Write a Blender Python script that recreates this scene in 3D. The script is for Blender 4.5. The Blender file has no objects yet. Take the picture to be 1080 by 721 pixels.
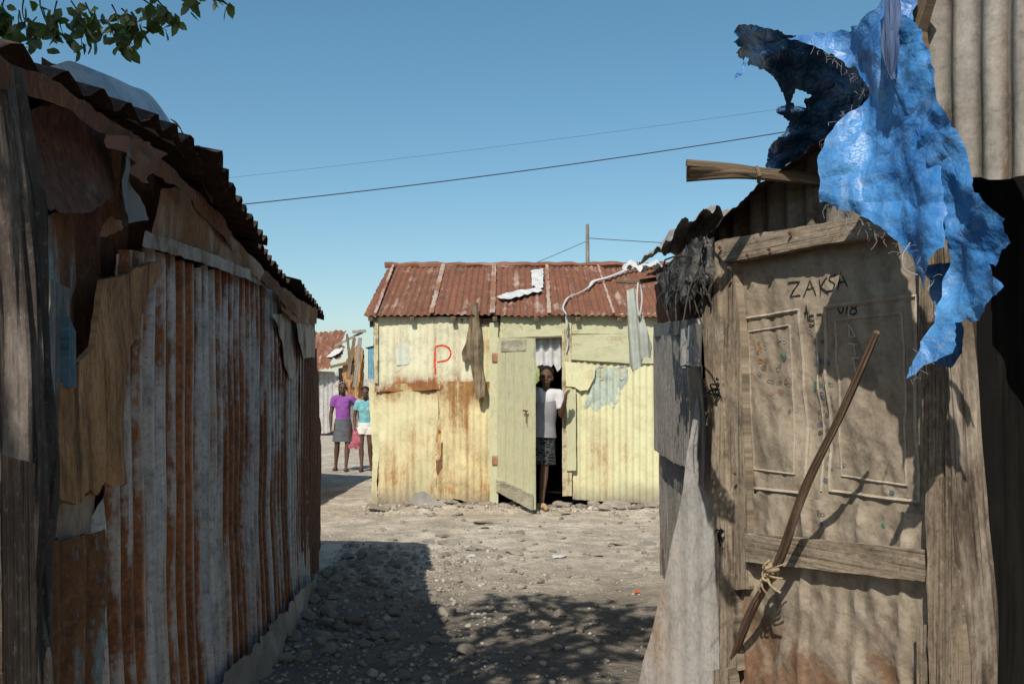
import bpy, bmesh, math, random
import numpy as np
from mathutils import Vector, Matrix, noise
from mathutils.geometry import delaunay_2d_cdt

SC = bpy.context.scene
COL = SC.collection
PI = math.pi
# ------------------------------------------------------------------ camera model
F, CX, HY, CH = 1050.0, 540.0, 425.0, 1.2      # focal length in photo pixels, centre column, horizon row, eye height

def at(px, py, Y):
    return Vector(((px - CX) / F * Y, Y, CH + (HY - py) / F * Y))

SUN = Vector((-0.30, -1.03, 1.0)).normalized()

class PL:
    """an upright (or sloping) plane: u runs to the right seen from outside, v up"""
    def __init__(s, o, u, v=(0, 0, 1)):
        s.o = Vector(o); s.u = Vector(u).normalized(); s.v = Vector(v).normalized(); s.n = s.u.cross(s.v).normalized()
    def uv(s, px, py, off=0.0):
        r = at(px, py, 1.0) - Vector((0, 0, CH)); c = Vector((0, 0, CH)); o = s.o + s.n * off
        t = (o - c).dot(s.n) / r.dot(s.n)
        p = c + r * t - o
        return (p.dot(s.u), p.dot(s.v))
    def P(s, u, v, d=0.0):
        return s.o + s.u * u + s.v * v + s.n * d
    def px(s, x, y, off=0.0):
        return s.P(*s.uv(x, y, off), off)

def fbm(x, y, z=0.0, o=3):
    a, f, t = 1.0, 1.0, 0.0
    for _ in range(o):
        t += a * noise.noise(Vector((x * f, y * f, z + 7.3 * f))); a *= .5; f *= 2.1
    return t

# ------------------------------------------------------------------ object helpers
def tag(o, label=None, cat=None, group=None, kind=None):
    if label: o['label'] = label
    if cat: o['category'] = cat
    if group: o['group'] = group
    if kind: o['kind'] = kind
    return o

def empty(name, loc, label=None, cat=None, group=None):
    o = bpy.data.objects.new(name, None); COL.objects.link(o); o.location = loc
    o.empty_display_size = .1
    return tag(o, label, cat, group)

def link(name, me, mats, parent=None):
    for m in (mats if isinstance(mats, (list, tuple)) else [mats]): me.materials.append(m)
    o = bpy.data.objects.new(name, me); COL.objects.link(o)
    if parent is not None:
        o.parent = parent
        o.matrix_parent_inverse = Matrix.Translation(parent_world(parent)).inverted()
    return o

def parent_world(p):
    v = Vector(p.location); 
    return v

def to_mesh(name, verts, faces, uvs=None, smooth=True, sharp=None, mi=None):
    me = bpy.data.meshes.new(name)
    me.from_pydata([tuple(v) for v in verts], [], faces)
    if uvs is not None:
        ul = me.uv_layers.new(name='UVMap')
        li = np.empty(len(me.loops), dtype=np.int32); me.loops.foreach_get('vertex_index', li)
        a = np.asarray(uvs, dtype=np.float32)[li]
        ul.data.foreach_set('uv', a.ravel())
    if mi is not None:
        me.polygons.foreach_set('material_index', np.asarray(mi, dtype=np.int32))
    if smooth:
        me.polygons.foreach_set('use_smooth', np.ones(len(me.polygons), dtype=bool))
        if sharp: me.set_sharp_from_angle(angle=math.radians(sharp))
    me.update()
    return me

def inside(P, poly):
    x, y = P[:, 0], P[:, 1]; n = len(poly); r = np.zeros(len(P), bool); j = n - 1
    for i in range(n):
        xi, yi = poly[i]; xj, yj = poly[j]
        if yi != yj:
            c = ((yi > y) != (yj > y)) & (x < (xj - xi) * (y - yi) / (yj - yi) + xi)
            r ^= c
        j = i
    return r

def densify(pts, e, jag, seed):
    out = []; n = len(pts); L = 0.0
    for i in range(n):
        a = Vector(pts[i]); b = Vector(pts[(i + 1) % n]); d = b - a; l = d.length
        if l < 1e-6: continue
        k = max(1, int(l / e)); nn = Vector((-d.y, d.x)) / l
        for q in range(k):
            t = q / k; p = a + d * t; s = L + l * t
            w = 0.0 if q == 0 else 1.0
            j = (noise.noise(Vector((s * 9, seed * 3.1, 0))) * .8 + noise.noise(Vector((s * 38, seed * 5.7, 2))) * .6) * jag * w
            p = p + nn * j; out.append((p.x, p.y))
        L += l
    return out

def sheet(name, mat, pl, poly, parent=None, px=True, off=0.0, pitch=0.0, amp=0.0, axis='u', gs=.05, jag=.006, wob=.006, wsc=2.5,
          thick=0.0, fn=None, holes=(), seed=0, pos=None, edge=None, build=True):
    """a thin sheet or a board cut to an outline, with ribs, dents and a ragged edge"""
    pts = [pl.uv(p[0], p[1], off) for p in poly] if px else [tuple(p) for p in poly]
    e = edge or (min(gs * .6, pitch / 5) if pitch else gs * .6)
    B = densify(pts, e, jag, seed + .37)
    HS = [densify([pl.uv(p[0], p[1], off) for p in h] if px else h, e, jag, seed + 1.7 + k) for k, h in enumerate(holes)]
    su = sv = gs
    if pitch:
        if axis == 'u': su, sv = pitch / 8, gs * 1.6
        else: sv, su = pitch / 8, gs * 1.6
    A = np.array(B); lo = A.min(0); hi = A.max(0)
    gx, gy = np.meshgrid(np.arange(lo[0] + su * .5, hi[0], su), np.arange(lo[1] + sv * .5, hi[1], sv))
    G = np.stack([gx.ravel(), gy.ravel()], 1)
    G = G[inside(G, B)]
    for h in HS: G = G[~inside(G, h)]
    V = [Vector(p) for p in B]; E = [(i, (i + 1) % len(B)) for i in range(len(B))]
    for h in HS:
        s = len(V); V += [Vector(p) for p in h]; E += [(s + i, s + (i + 1) % len(h)) for i in range(len(h))]
    V += [Vector(p) for p in G]
    vo, eo, fo, *_ = delaunay_2d_cdt(V, E, [], 0, 1e-6)
    vo = np.array([(v.x, v.y) for v in vo])
    fo = [f for f in fo]
    c = np.array([vo[list(f)].mean(0) for f in fo])
    ok = inside(c, B)
    for h in HS: ok &= ~inside(c, h)
    fo = [list(f) for f, k in zip(fo, ok) if k]
    used = sorted({i for f in fo for i in f}); rm = {o: i for i, o in enumerate(used)}
    vo = vo[used]; fo = [[rm[i] for i in f] for f in fo]
    D = np.empty(len(vo))
    for i, (u, v) in enumerate(vo):
        d = off + wob * fbm(u * wsc, v * wsc, seed * 2.3, 2)
        if pitch: d += amp * math.cos(2 * PI * (u if axis == 'u' else v) / pitch)
        if fn: d += fn(u, v)
        D[i] = d
    if pos: P3 = [pos(u, v, D[i]) for i, (u, v) in enumerate(vo)]
    else: P3 = [pl.P(u, v, D[i]) for i, (u, v) in enumerate(vo)]
    # make faces look along +n
    if pl is not None and fo:
        f = fo[len(fo) // 2]; nn = (P3[f[1]] - P3[f[0]]).cross(P3[f[2]] - P3[f[0]])
        if nn.dot(pl.n) < 0: fo = [x[::-1] for x in fo]
    uvs = [tuple(p) for p in vo]
    if thick:
        n = len(P3); P3 = P3 + [p - pl.n * thick for p in P3]; uvs = uvs + uvs
        cnt = {}
        for x in fo:
            for i in range(3):
                a, b = x[i], x[(i + 1) % 3]; cnt[(a, b)] = 1
        sides = [[b, a, a + n, b + n] for (a, b) in cnt if (b, a) not in cnt]
        fo = fo + [[i + n for i in x[::-1]] for x in fo] + sides
    if not build: return P3, fo, uvs
    me = to_mesh(name, P3, fo, uvs, True, 40 if thick else None)
    return link(name, me, mat, parent)

class MB:
    """collects shapes that belong to ONE object"""
    def __init__(s): s.v = []; s.f = []; s.uv = []; s.mi = []
    def add(s, v, f, uv, mi=0):
        n = len(s.v); s.v += list(v); s.uv += list(uv); s.f += [[i + n for i in x] for x in f]; s.mi += [mi] * len(f)
    def tube(s, pts, rad, n=10, rough=0.0, seed=0, mi=0, flat=1.0, sub=1, twist=0.0, cap=True, groove=0.0):
        pts = [Vector(p) for p in pts]
        if not isinstance(rad, (list, tuple)): rad = [rad] * len(pts)
        if sub > 1:
            q, rr = [], []
            for i in range(len(pts) - 1):
                p0 = pts[max(i - 1, 0)]; p1 = pts[i]; p2 = pts[i + 1]; p3 = pts[min(i + 2, len(pts) - 1)]
                for k in range(sub):
                    t = k / sub
                    q.append(.5 * ((2 * p1) + (p2 - p0) * t + (2 * p0 - 5 * p1 + 4 * p2 - p3) * t * t + (3 * p1 - p0 - 3 * p2 + p3) * t ** 3))
                    rr.append(rad[i] * (1 - t) + rad[i + 1] * t)
            q.append(pts[-1]); rr.append(rad[-1]); pts, rad = q, rr
        V, UV, Fc = [], [], []; L = 0.0
        T = (pts[1] - pts[0]).normalized(); up = Vector((0, 0, 1)) if abs(T.z) < .9 else Vector((0, -1, 0))
        X = T.cross(up).normalized()
        for i, p in enumerate(pts):
            T = (pts[min(i + 1, len(pts) - 1)] - pts[max(i - 1, 0)]).normalized()
            X = (X - T * X.dot(T)).normalized(); Yv = T.cross(X)
            if i: L += (p - pts[i - 1]).length
            for k in range(n):
                a = 2 * PI * k / n + twist * L
                r = rad[i]
                if groove: r *= 1 - groove * max(0, fbm(math.cos(a) * 4.5 + seed, math.sin(a) * 4.5, L * 1.3 + seed, 3)) - groove * .5 * max(0, fbm(math.cos(a) * 9 + seed, math.sin(a) * 9, L * 2.2 - seed, 2))
                if rough: r *= 1 + rough * (fbm(math.cos(a) * 1.6 + seed, math.sin(a) * 1.6, L * 3.2 + seed * 2, 2))
                V.append(p + X * (math.cos(a) * r) + Yv * (math.sin(a) * r * flat)); UV.append((a * .08, L))
        for i in range(len(pts) - 1):
            for k in range(n):
                k2 = (k + 1) % n
                Fc.append([i * n + k, i * n + k2, (i + 1) * n + k2, (i + 1) * n + k])
        if cap: Fc += [list(range(n))[::-1], [(len(pts) - 1) * n + k for k in range(n)]]
        s.add(V, Fc, UV, mi)
    def box(s, c, X, Y, Z, mi=0):
        c, X, Y, Z = map(Vector, (c, X, Y, Z))
        V = [c + X * a + Y * b + Z * d for d in (-.5, .5) for b in (-.5, .5) for a in (-.5, .5)]
        UV = [(a * X.length, (d + b * .1) * Z.length) for d in (-.5, .5) for b in (-.5, .5) for a in (-.5, .5)]
        s.add(V, [[0, 2, 3, 1], [4, 5, 7, 6], [0, 1, 5, 4], [2, 6, 7, 3], [0, 4, 6, 2], [1, 3, 7, 5]], UV, mi)
    def ball(s, c, r, rot=None, seg=12, rings=8, mi=0):
        c = Vector(c); V, UV, Fc = [], [], []
        for j in range(rings + 1):
            th = PI * j / rings
            for k in range(seg):
                a = 2 * PI * k / seg
                p = Vector((r[0] * math.sin(th) * math.cos(a), r[1] * math.sin(th) * math.sin(a), r[2] * math.cos(th)))
                if rot: p = rot @ p
                V.append(c + p); UV.append((a * .1, th * .1))
        for j in range(rings):
            for k in range(seg):
                k2 = (k + 1) % seg
                if j == 0: Fc.append([k, seg + k, seg + k2])
                elif j == rings - 1: Fc.append([j * seg + k, (j + 1) * seg + k, j * seg + k2])
                else: Fc.append([j * seg + k, (j + 1) * seg + k, (j + 1) * seg + k2, j * seg + k2])
        s.add(V, Fc, UV, mi)
    def ribbon(s, pts, w, nrm, mi=0):
        pts = [Vector(p) for p in pts]; V, UV, Fc = [], [], []; nrm = Vector(nrm)
        for i, p in enumerate(pts):
            T = (pts[min(i + 1, len(pts) - 1)] - pts[max(i - 1, 0)]).normalized()
            S = T.cross(nrm).normalized() * (w / 2 * (.75 + .35 * noise.noise(p * 60)))
            V += [p + S, p - S]; UV += [(0, i * .02), (w, i * .02)]
        for i in range(len(pts) - 1): Fc.append([2 * i, 2 * i + 1, 2 * i + 3, 2 * i + 2])
        s.add(V, Fc, UV, mi)
    def sheet(s, *a, mi=0, **k):
        P, f, uv = sheet('x', None, *a, build=False, **k); s.add(P, f, uv, mi)
    def build(s, name, mats, parent=None, smooth=True, sharp=40):
        me = to_mesh(name, s.v, s.f, s.uv, smooth, sharp, s.mi)
        return link(name, me, mats, parent)

def copy_tree(o, parent=None):
    c = o.copy(); COL.objects.link(c)
    if parent is not None: c.parent = parent
    for ch in o.children: copy_tree(ch, c)
    return c

from mathutils.bvhtree import BVHTree
def surf(objs):
    V, P = [], []
    for o in objs:
        n = len(V); V += [v.co.copy() for v in o.data.vertices]; P += [[i + n for i in p.vertices] for p in o.data.polygons]
    return BVHTree.FromPolygons(V, P)
def onto(bv, pl, p, lift=.0025):
    h = bv.ray_cast(p + pl.n * .3, -pl.n, .6)
    return h[0] + pl.n * lift if h[0] is not None else p

def board(name, mat, a, b, w, t, nrm, parent=None, seed=0, jag=.002, wob=.002, build=True, chip=0.0):
    """a plank between two points: its face looks along nrm"""
    a, b = Vector(a), Vector(b); L = (b - a).length
    pl = PL(a, (b - a).cross(Vector(nrm)).normalized() * 1, (b - a))
    if pl.n.dot(Vector(nrm)) < 0: pl = PL(a, -pl.u, (b - a))
    r = random.Random(seed)
    c = lambda: r.uniform(-1, 1) * chip
    poly = [(-w / 2, c()), (w / 2, c()), (w / 2 + c() * .3, L + c()), (-w / 2 + c() * .3, L + c())]
    return sheet(name, mat, pl, poly, parent, px=False, off=t, gs=max(.02, min(.05, w / 2.5)), jag=jag, wob=wob, thick=t, seed=seed, build=build)

# ------------------------------------------------------------------ material helpers
class M:
    def __init__(s, name, rough=.8, metal=0.0, spec=.35):
        s.m = bpy.data.materials.new(name); s.m.use_nodes = True; s.t = s.m.node_tree; s.t.nodes.clear()
        s.out = s.t.nodes.new('ShaderNodeOutputMaterial'); s.b = s.t.nodes.new('ShaderNodeBsdfPrincipled')
        s.t.links.new(s.b.outputs[0], s.out.inputs[0])
        s.b.inputs['Roughness'].default_value = rough; s.b.inputs['Metallic'].default_value = metal
        s.b.inputs['Specular IOR Level'].default_value = spec
    def w(s, inp, v):
        if isinstance(v, bpy.types.NodeSocket): s.t.links.new(v, inp)
        elif isinstance(v, (tuple, list)):
            inp.default_value = (*v, 1) if len(v) == 3 and len(inp.default_value) == 4 else v
        else: inp.default_value = v
    def set(s, k, v): s.w(s.b.inputs[k], v); return s
    def uvc(s):
        n = s.t.nodes.new('ShaderNodeUVMap'); n.uv_map = 'UVMap'; return n.outputs[0]
    def obj(s): return s.t.nodes.new('ShaderNodeTexCoord').outputs['Object']
    def geo(s, k): return s.t.nodes.new('ShaderNodeNewGeometry').outputs[k]
    def rnd(s): return s.t.nodes.new('ShaderNodeObjectInfo').outputs['Random']
    def map(s, v, sc=(1, 1, 1), loc=(0, 0, 0), rot=(0, 0, 0)):
        n = s.t.nodes.new('ShaderNodeMapping'); s.w(n.inputs['Vector'], v)
        n.inputs['Scale'].default_value = sc; n.inputs['Location'].default_value = loc; n.inputs['Rotation'].default_value = rot
        return n.outputs[0]
    def noise(s, v, sc=5, d=4, r=.55, dist=0.0, col=False):
        n = s.t.nodes.new('ShaderNodeTexNoise'); s.w(n.inputs['Vector'], v); n.inputs['Scale'].default_value = sc
        n.inputs['Detail'].default_value = d; n.inputs['Roughness'].default_value = r; n.inputs['Distortion'].default_value = dist
        return n.outputs['Color' if col else 'Fac']
    def voro(s, v, sc=5, feat='F1', out='Distance', rand=1.0):
        n = s.t.nodes.new('ShaderNodeTexVoronoi'); n.feature = feat; s.w(n.inputs['Vector'], v); n.inputs['Scale'].default_value = sc
        n.inputs['Randomness'].default_value = rand
        return n.outputs[out]
    def white(s, v):
        n = s.t.nodes.new('ShaderNodeTexWhiteNoise'); n.noise_dimensions = '1D'; s.w(n.inputs['W'], v); return n.outputs['Value']
    def ramp(s, f, st):
        n = s.t.nodes.new('ShaderNodeValToRGB'); s.w(n.inputs[0], f); e = n.color_ramp.elements
        while len(e) < len(st): e.new(.5)
        for x, (p, c) in zip(e, st):
            x.position = p; x.color = (c, c, c, 1) if isinstance(c, (int, float)) else (*c, 1)
        return n.outputs[0]
    def mix(s, f, a, b, mode='MIX'):
        n = s.t.nodes.new('ShaderNodeMix'); n.data_type = 'RGBA'; n.blend_type = mode
        s.w(n.inputs[0], f); s.w(n.inputs[6], a); s.w(n.inputs[7], b); return n.outputs[2]
    def math(s, op, a, b=0.0, c=0.0, clamp=False):
        n = s.t.nodes.new('ShaderNodeMath'); n.operation = op; n.use_clamp = clamp
        s.w(n.inputs[0], a); s.w(n.inputs[1], b); s.w(n.inputs[2], c); return n.outputs[0]
    def sep(s, v):
        n = s.t.nodes.new('ShaderNodeSeparateXYZ'); s.w(n.inputs[0], v); return n.outputs
    def grunge(s, c, v, amt=.5):
        a = s.noise(v, 55, 5, .75); b = s.noise(v, 7, 6, .7, .8); d = s.noise(v, 160, 3, .7)
        c = s.mix(s.ramp(b, [(.36, amt), (.52, 0.0)]), c, s.mix(.6, c, (.02, .016, .012)))
        c = s.mix(s.ramp(a, [(.34, amt), (.48, 0.0)]), c, s.mix(.62, c, (.02, .016, .012)))
        c = s.mix(s.ramp(a, [(.56, 0.0), (.74, amt * .7)]), c, s.mix(.45, c, (.8, .76, .7)))
        return s.mix(s.ramp(d, [(.3, amt * .7), (.46, 0.0)]), c, s.mix(.5, c, (.02, .015, .01)))
    def bump(s, h, strength=.3, dist=.01):
        n = s.t.nodes.new('ShaderNodeBump'); n.inputs['Strength'].default_value = strength; n.inputs['Distance'].default_value = dist
        s.w(n.inputs['Height'], h); s.w(s.b.inputs['Normal'], n.outputs[0]); return s

def metal(name, base=(.24, .26, .28), light=(.42, .42, .40), rust=.5, rd=(.045, .018, .011), ro=(.20, .075, .03), paint=None, paint2=None, pamt=.0,
          pitch=.0, seed=0.0, streak=7.0, blotch=1.6, rough=.6, met=.25, dirt=None, spots=.5, gr=.5, hem=None, ribw=.09, valley=1.0, stain=0.0, crest=0.0, broad=0.0, drip=0.0):
    """weathered sheet iron: bare or painted, with rust that runs down the ribs"""
    m = M(name, rough, 0.0, .3); uv = m.map(m.uvc(), (1, 1, 1), (seed * 3.7, seed * 1.9, 0)); x = m.sep(m.uvc())
    st = m.noise(m.map(uv, (streak, .35, 1)), 1.6, 5, .6)
    bl = m.noise(uv, blotch, 6, .65, .4)
    fi = m.noise(m.map(uv, (3, 1, 1)), 22, 5, .65)
    sp = m.noise(uv, 60, 3, .6)
    k = m.math('ADD', m.math('MULTIPLY', st, .55), m.math('MULTIPLY', bl, .45))
    if broad: k = m.math('ADD', k, m.math('MULTIPLY', m.math('SUBTRACT', m.noise(m.map(uv, (1.9, .16, 1)), 1.6, 3, .5), .5), broad))
    if pitch:
        rib = m.white(m.math('FLOOR', m.math('DIVIDE', m.math('ADD', x[0], pitch * .5), pitch)))
        k = m.math('ADD', k, m.math('MULTIPLY', m.math('SUBTRACT', rib, .5), ribw))
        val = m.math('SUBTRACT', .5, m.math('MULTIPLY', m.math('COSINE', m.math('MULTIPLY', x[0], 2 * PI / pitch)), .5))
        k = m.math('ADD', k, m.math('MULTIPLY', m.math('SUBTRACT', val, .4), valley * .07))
    k = m.math('ADD', k, m.math('MULTIPLY', m.math('SUBTRACT', fi, .5), .22))
    if hem:
        hw = m.math('DIVIDE', m.math('ABSOLUTE', m.math('SUBTRACT', x[1], hem[0])), hem[1])
        k = m.math('ADD', k, m.math('MULTIPLY', m.math('SUBTRACT', 1.0, hw, clamp=True), hem[2]))
    th = .5 + (.5 - rust) * .42
    mask = m.ramp(k, [(max(0, th - .045), 0.0), (min(1, th + .045), 1.0)])
    zinc = m.mix(m.ramp(m.noise(m.map(uv, (streak * 1.5, .5, 1)), 2.2, 5, .65), [(.3, 0.0), (.72, 1.0)]), base, light)
    zinc = m.mix(m.ramp(fi, [(.35, .55), (.75, 0.0)]), zinc, m.mix(.5, base, (.05, .045, .04)))
    if paint:
        pf = m.mix(bl, paint, paint2 or paint)
        pm = m.ramp(m.math('ADD', m.math('MULTIPLY', m.noise(uv, 3.1, 7, .7, .3), .6), m.math('MULTIPLY', st, .4)), [(1 - pamt - .04 - .05, 1.0), (min(1, 1 - pamt + .04 + .05), 0.0)]) if pamt < 1 else 1.0
        if pamt < 1:
            q = .5 + (pamt - .5) * .5
            pm = m.ramp(m.math('ADD', m.math('MULTIPLY', m.noise(uv, 3.1, 7, .7, .3), .6), m.math('MULTIPLY', st, .4)), [(max(0, q - .03), 1.0), (min(1, q + .03), 0.0)])
        zinc = m.mix(pm, zinc, pf)
    if stain:
        s2 = m.noise(m.map(uv, (streak * 2.2, .28, 1), (5.3, 1.7, 0)), 1.5, 5, .65)
        zinc = m.mix(m.ramp(s2, [(.50, 0.0), (.60, stain)]), zinc, m.mix(fi, (.30, .17, .075), (.46, .36, .23)))
    rc = m.ramp(m.math('ADD', m.math('MULTIPLY', fi, .6), m.math('MULTIPLY', st, .4)), [(.32, rd), (.52, tuple((a + b) / 2 for a, b in zip(rd, ro))), (.72, ro)])
    col = m.mix(mask, zinc, rc)
    halo = m.math('MULTIPLY', m.ramp(k, [(max(0, th - .13), 0.0), (th, .55)]), m.math('SUBTRACT', 1.0, mask))
    col = m.mix(halo, col, m.mix(.5, ro, light), 'MIX')
    if spots: col = m.mix(m.math('MULTIPLY', m.ramp(sp, [(.69, 0.0), (.73, 1.0)]), spots), col, rd)
    if drip:
        dn_ = m.noise(m.map(uv, (26, 1.1, 1), (2.2, 7.7, 0)), 1.0, 4, .6); dm = m.math('MULTIPLY', m.ramp(dn_, [(.60, 0.0), (.72, 1.0)]), m.ramp(bl, [(.42, 0.0), (.58, drip)]))
        col = m.mix(dm, col, m.mix(fi, ro, rd))
    if dirt:
        d = m.ramp(m.math('ADD', x[1], m.math('MULTIPLY', m.math('SUBTRACT', bl, .5), .5)), [(0.0, .92), (dirt, 0.0)])
        col = m.mix(d, col, (.20, .17, .135))
    if pitch: col = m.mix(m.math('MULTIPLY', m.math('POWER', val, 4.0), .5 * valley), col, m.mix(.78, col, (.03, .022, .016)))  # shade of the rib valleys painted into the colour
    if crest and pitch: col = m.mix(m.math('MULTIPLY', m.math('POWER', m.math('SUBTRACT', 1.0, val), 14.0), m.math('MULTIPLY', m.ramp(st, [(.4, .1), (.6, 1.0)]), crest)), col, m.mix(.5, light, (.50, .42, .32)))  # lit edges of the rib crests painted in as thin pale lines
    m.set('Base Color', m.grunge(col, uv, gr))
    m.set('Roughness', m.mix(mask, (rough, rough, rough), (.92, .92, .92)))
    if met: m.set('Metallic', m.math('MULTIPLY', m.math('SUBTRACT', 1.0, mask), met))
    m.bump(m.math('ADD', m.math('MULTIPLY', fi, .6), m.math('MULTIPLY', mask, .25)), .45, .006)
    return m.m

def wood(name, dark, mid, light, paint=None, pamt=.5, seed=0.0, grain=26.0, along='v', bump=.7, rot=None, gr=.55):
    m = M(name, .88, 0, .2); sc = (grain, 1.1, grain) if along == 'v' else (1.1, grain, grain)
    uv = m.map(m.uvc(), (1, 1, 1), (seed * 2.3, seed * 4.1, 0))
    g = m.noise(m.map(uv, sc), 1.0, 7, .7, .9)
    g2 = m.noise(m.map(uv, tuple(a * 3.5 if a > 2 else a for a in sc)), 1.5, 4, .6)
    bl = m.noise(m.map(uv, (1.6, .8, 1) if along == 'v' else (.8, 1.6, 1)), 4.0, 6, .7, .6)
    f = m.math('ADD', m.math('MULTIPLY', g, .52), m.math('MULTIPLY', bl, .48))
    col = m.ramp(f, [(.36, dark), (.5, mid), (.64, light)])
    col = m.mix(m.ramp(g2, [(.36, .8), (.47, 0.0)]), col, tuple(c * .4 for c in dark))
    if paint:
        q = .5 + (pamt - .5) * .5
        pm = m.ramp(m.math('ADD', m.math('MULTIPLY', g, .45), m.math('MULTIPLY', m.noise(uv, 5, 7, .7), .55)), [(q - .03, 1.0), (q + .03, 0.0)])
        col = m.mix(pm, col, m.mix(bl, paint, tuple(c * .75 for c in paint)))
    m.set('Base Color', m.grunge(col, m.map(uv, (1.6, .7, 1) if along == 'v' else (.7, 1.6, 1)), gr))
    m.bump(m.math('ADD', m.math('MULTIPLY', g, .7), m.math('MULTIPLY', g2, .4)), bump, .008)
    return m.m

def cloth(name, a, b, sc=8.0, rough=.92, weave=260, bump=.25, trans=0.0, stains=None):
    m = M(name, rough, 0, .15); uv = m.uvc()
    n = m.noise(uv, sc, 5, .6)
    c = m.mix(m.ramp(n, [(.35, 0.0), (.65, 1.0)]), a, b)
    if stains: c = m.mix(m.ramp(m.noise(uv, sc * .8, 6, .7, .5), [(.56, 0.0), (.66, .8)]), c, stains)
    m.set('Base Color', c); m.bump(m.math('ADD', m.noise(uv, weave, 2), m.math('MULTIPLY', m.noise(uv, sc * 3, 4), 2)), bump, .003)
    return m.m

def plain(name, c, var=.25, sc=12, rough=.8, spec=.3, bump=.15, coord='obj'):
    m = M(name, rough, 0, spec); v = m.obj() if coord == 'obj' else m.uvc(); n = m.noise(v, sc, 5, .6)
    m.set('Base Color', m.mix(m.ramp(n, [(.3, 0.0), (.7, 1.0)]), tuple(x * (1 - var) for x in c), tuple(min(1, x * (1 + var)) for x in c)))
    m.bump(n, bump, .004)
    return m.m
# ------------------------------------------------------------------ world, sun, camera
wd = bpy.data.worlds.new("World"); SC.world = wd; wd.use_nodes = True
nt = wd.node_tree; nt.nodes.clear()
sky = nt.nodes.new('ShaderNodeTexSky'); sky.sky_type = 'NISHITA'; sky.sun_disc = False
sky.sun_elevation = math.asin(SUN.z); sky.sun_rotation = math.atan2(SUN.x, SUN.y)
sky.air_density = 1.0; sky.dust_density = .9; sky.ozone_density = 1.0; sky.altitude = 0
hs = nt.nodes.new('ShaderNodeHueSaturation'); hs.inputs['Saturation'].default_value = 1.22; hs.inputs['Hue'].default_value = .484; hs.inputs['Value'].default_value = 1.0
bg = nt.nodes.new('ShaderNodeBackground'); bg.inputs[1].default_value = .115
wo = nt.nodes.new('ShaderNodeOutputWorld')
nt.links.new(sky.outputs[0], hs.inputs['Color']); nt.links.new(hs.outputs[0], bg.inputs[0]); nt.links.new(bg.outputs[0], wo.inputs[0])
sl = bpy.data.lights.new('sun', 'SUN'); sl.energy = 5.0; sl.angle = math.radians(.5); sl.color = (1, .94, .84)
so = bpy.data.objects.new('sun', sl); COL.objects.link(so); so.rotation_euler = SUN.to_track_quat('Z', 'Y').to_euler(); so.location = (-3, -8, 9)
cam = bpy.data.cameras.new('camera'); cam.lens = 35; cam.sensor_width = 36; cam.shift_y = (HY - 360.5) / 1080; cam.clip_end = 2000; cam.clip_start = .05
co = bpy.data.objects.new('camera', cam); COL.objects.link(co); co.location = (0, 0, CH); co.rotation_euler = (PI / 2, 0, 0); SC.camera = co
SC.view_settings.view_transform = 'Standard'; SC.view_settings.look = 'None'; SC.view_settings.exposure = 0; SC.view_settings.gamma = 1

# ------------------------------------------------------------------ planes
LW = PL((-.8105, 0, 0), (-.0764, 1, 0))                 # wall of the left shack, u runs away from the camera
DP = PL((.664, 3.4, 0), (.457, -.889, 0))               # front of the right shack, u runs towards the camera
RW = PL((.70, 3.45, 0), (-.0866, -.9962, 0))            # its side wall along the lane
RW.o = Vector((1.0, 6.9, 0))
FY = 11.4
FP = PL((0, FY, 0), (1, 0, 0))                          # front of the yellow shack

# ------------------------------------------------------------------ ground
def gz(x, y):
    d = x - (-.8105 - .0764 * y)
    heap = .10 * math.exp(-max(0, d) ** 2 / .20) if 1.0 < y < 7.2 else 0.0
    heap *= min(1, max(0, (7.2 - y) / .8)) * min(1, max(0, (y - 1.0) / .8))
    b = .05 * math.exp(-((y - 11.15) / .28) ** 2) * (1 if -1.7 < x < 1.8 else 0)
    s = max(0.0, 1 - max(0, y - 30) / 40)
    return heap + b + s * (.035 * fbm(x * .55, y * .55, 3, 2) + .012 * fbm(x * 2.6, y * 2.6, 5, 2) + .006 * fbm(x * 9, y * 9, 9, 2)) - .01

def axis(a, b, d, far):
    inner = list(np.arange(a, b + 1e-6, d)); out = []; s = d; x = b
    while x < far: s *= 1.28; x += s; out.append(x)
    lo = []; s = d; x = a
    while x > -far: s *= 1.28; x -= s; lo.append(x)
    return lo[::-1] + inner + out
gx = axis(-3.6, 3.0, .04, 260); gy = axis(2.0, 12.6, .045, 420)
V = [(x, y, gz(x, y)) for y in gy for x in gx]; nx = len(gx)
Fs = [[j * nx + i, j * nx + i + 1, (j + 1) * nx + i + 1, (j + 1) * nx + i] for j in range(len(gy) - 1) for i in range(nx - 1)]
m = M('packed_earth', .95, 0, .15); o = m.obj()
n1 = m.noise(o, .8, 6, .6); n2 = m.noise(o, 7, 7, .7); n3 = m.noise(o, 45, 5, .7); vv = m.voro(o, 30); v2 = m.voro(o, 75); n4 = m.noise(o, 2.4, 6, .7, .6)
c = m.mix(m.ramp(n1, [(.35, 0.0), (.65, 1.0)]), (.50, .425, .325), (.69, .605, .48))
c = m.mix(m.ramp(n2, [(.38, .75), (.58, 0.0)]), c, (.33, .285, .225))
c = m.mix(m.ramp(n4, [(.40, .55), (.56, 0.0)]), c, (.24, .205, .165)); c = m.mix(m.ramp(n4, [(.55, 0.0), (.70, .6)]), c, (.68, .62, .53))
c = m.mix(m.ramp(n3, [(.58, 0.0), (.72, .55)]), c, (.60, .54, .45))
c = m.mix(m.ramp(n3, [(.28, .7), (.42, 0.0)]), c, (.21, .18, .145))
c = m.mix(m.ramp(v2, [(.0, .35), (.28, 0.0)]), c, m.mix(m.noise(o, 60, 1), (.22, .19, .16), (.6, .55, .48)))
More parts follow.
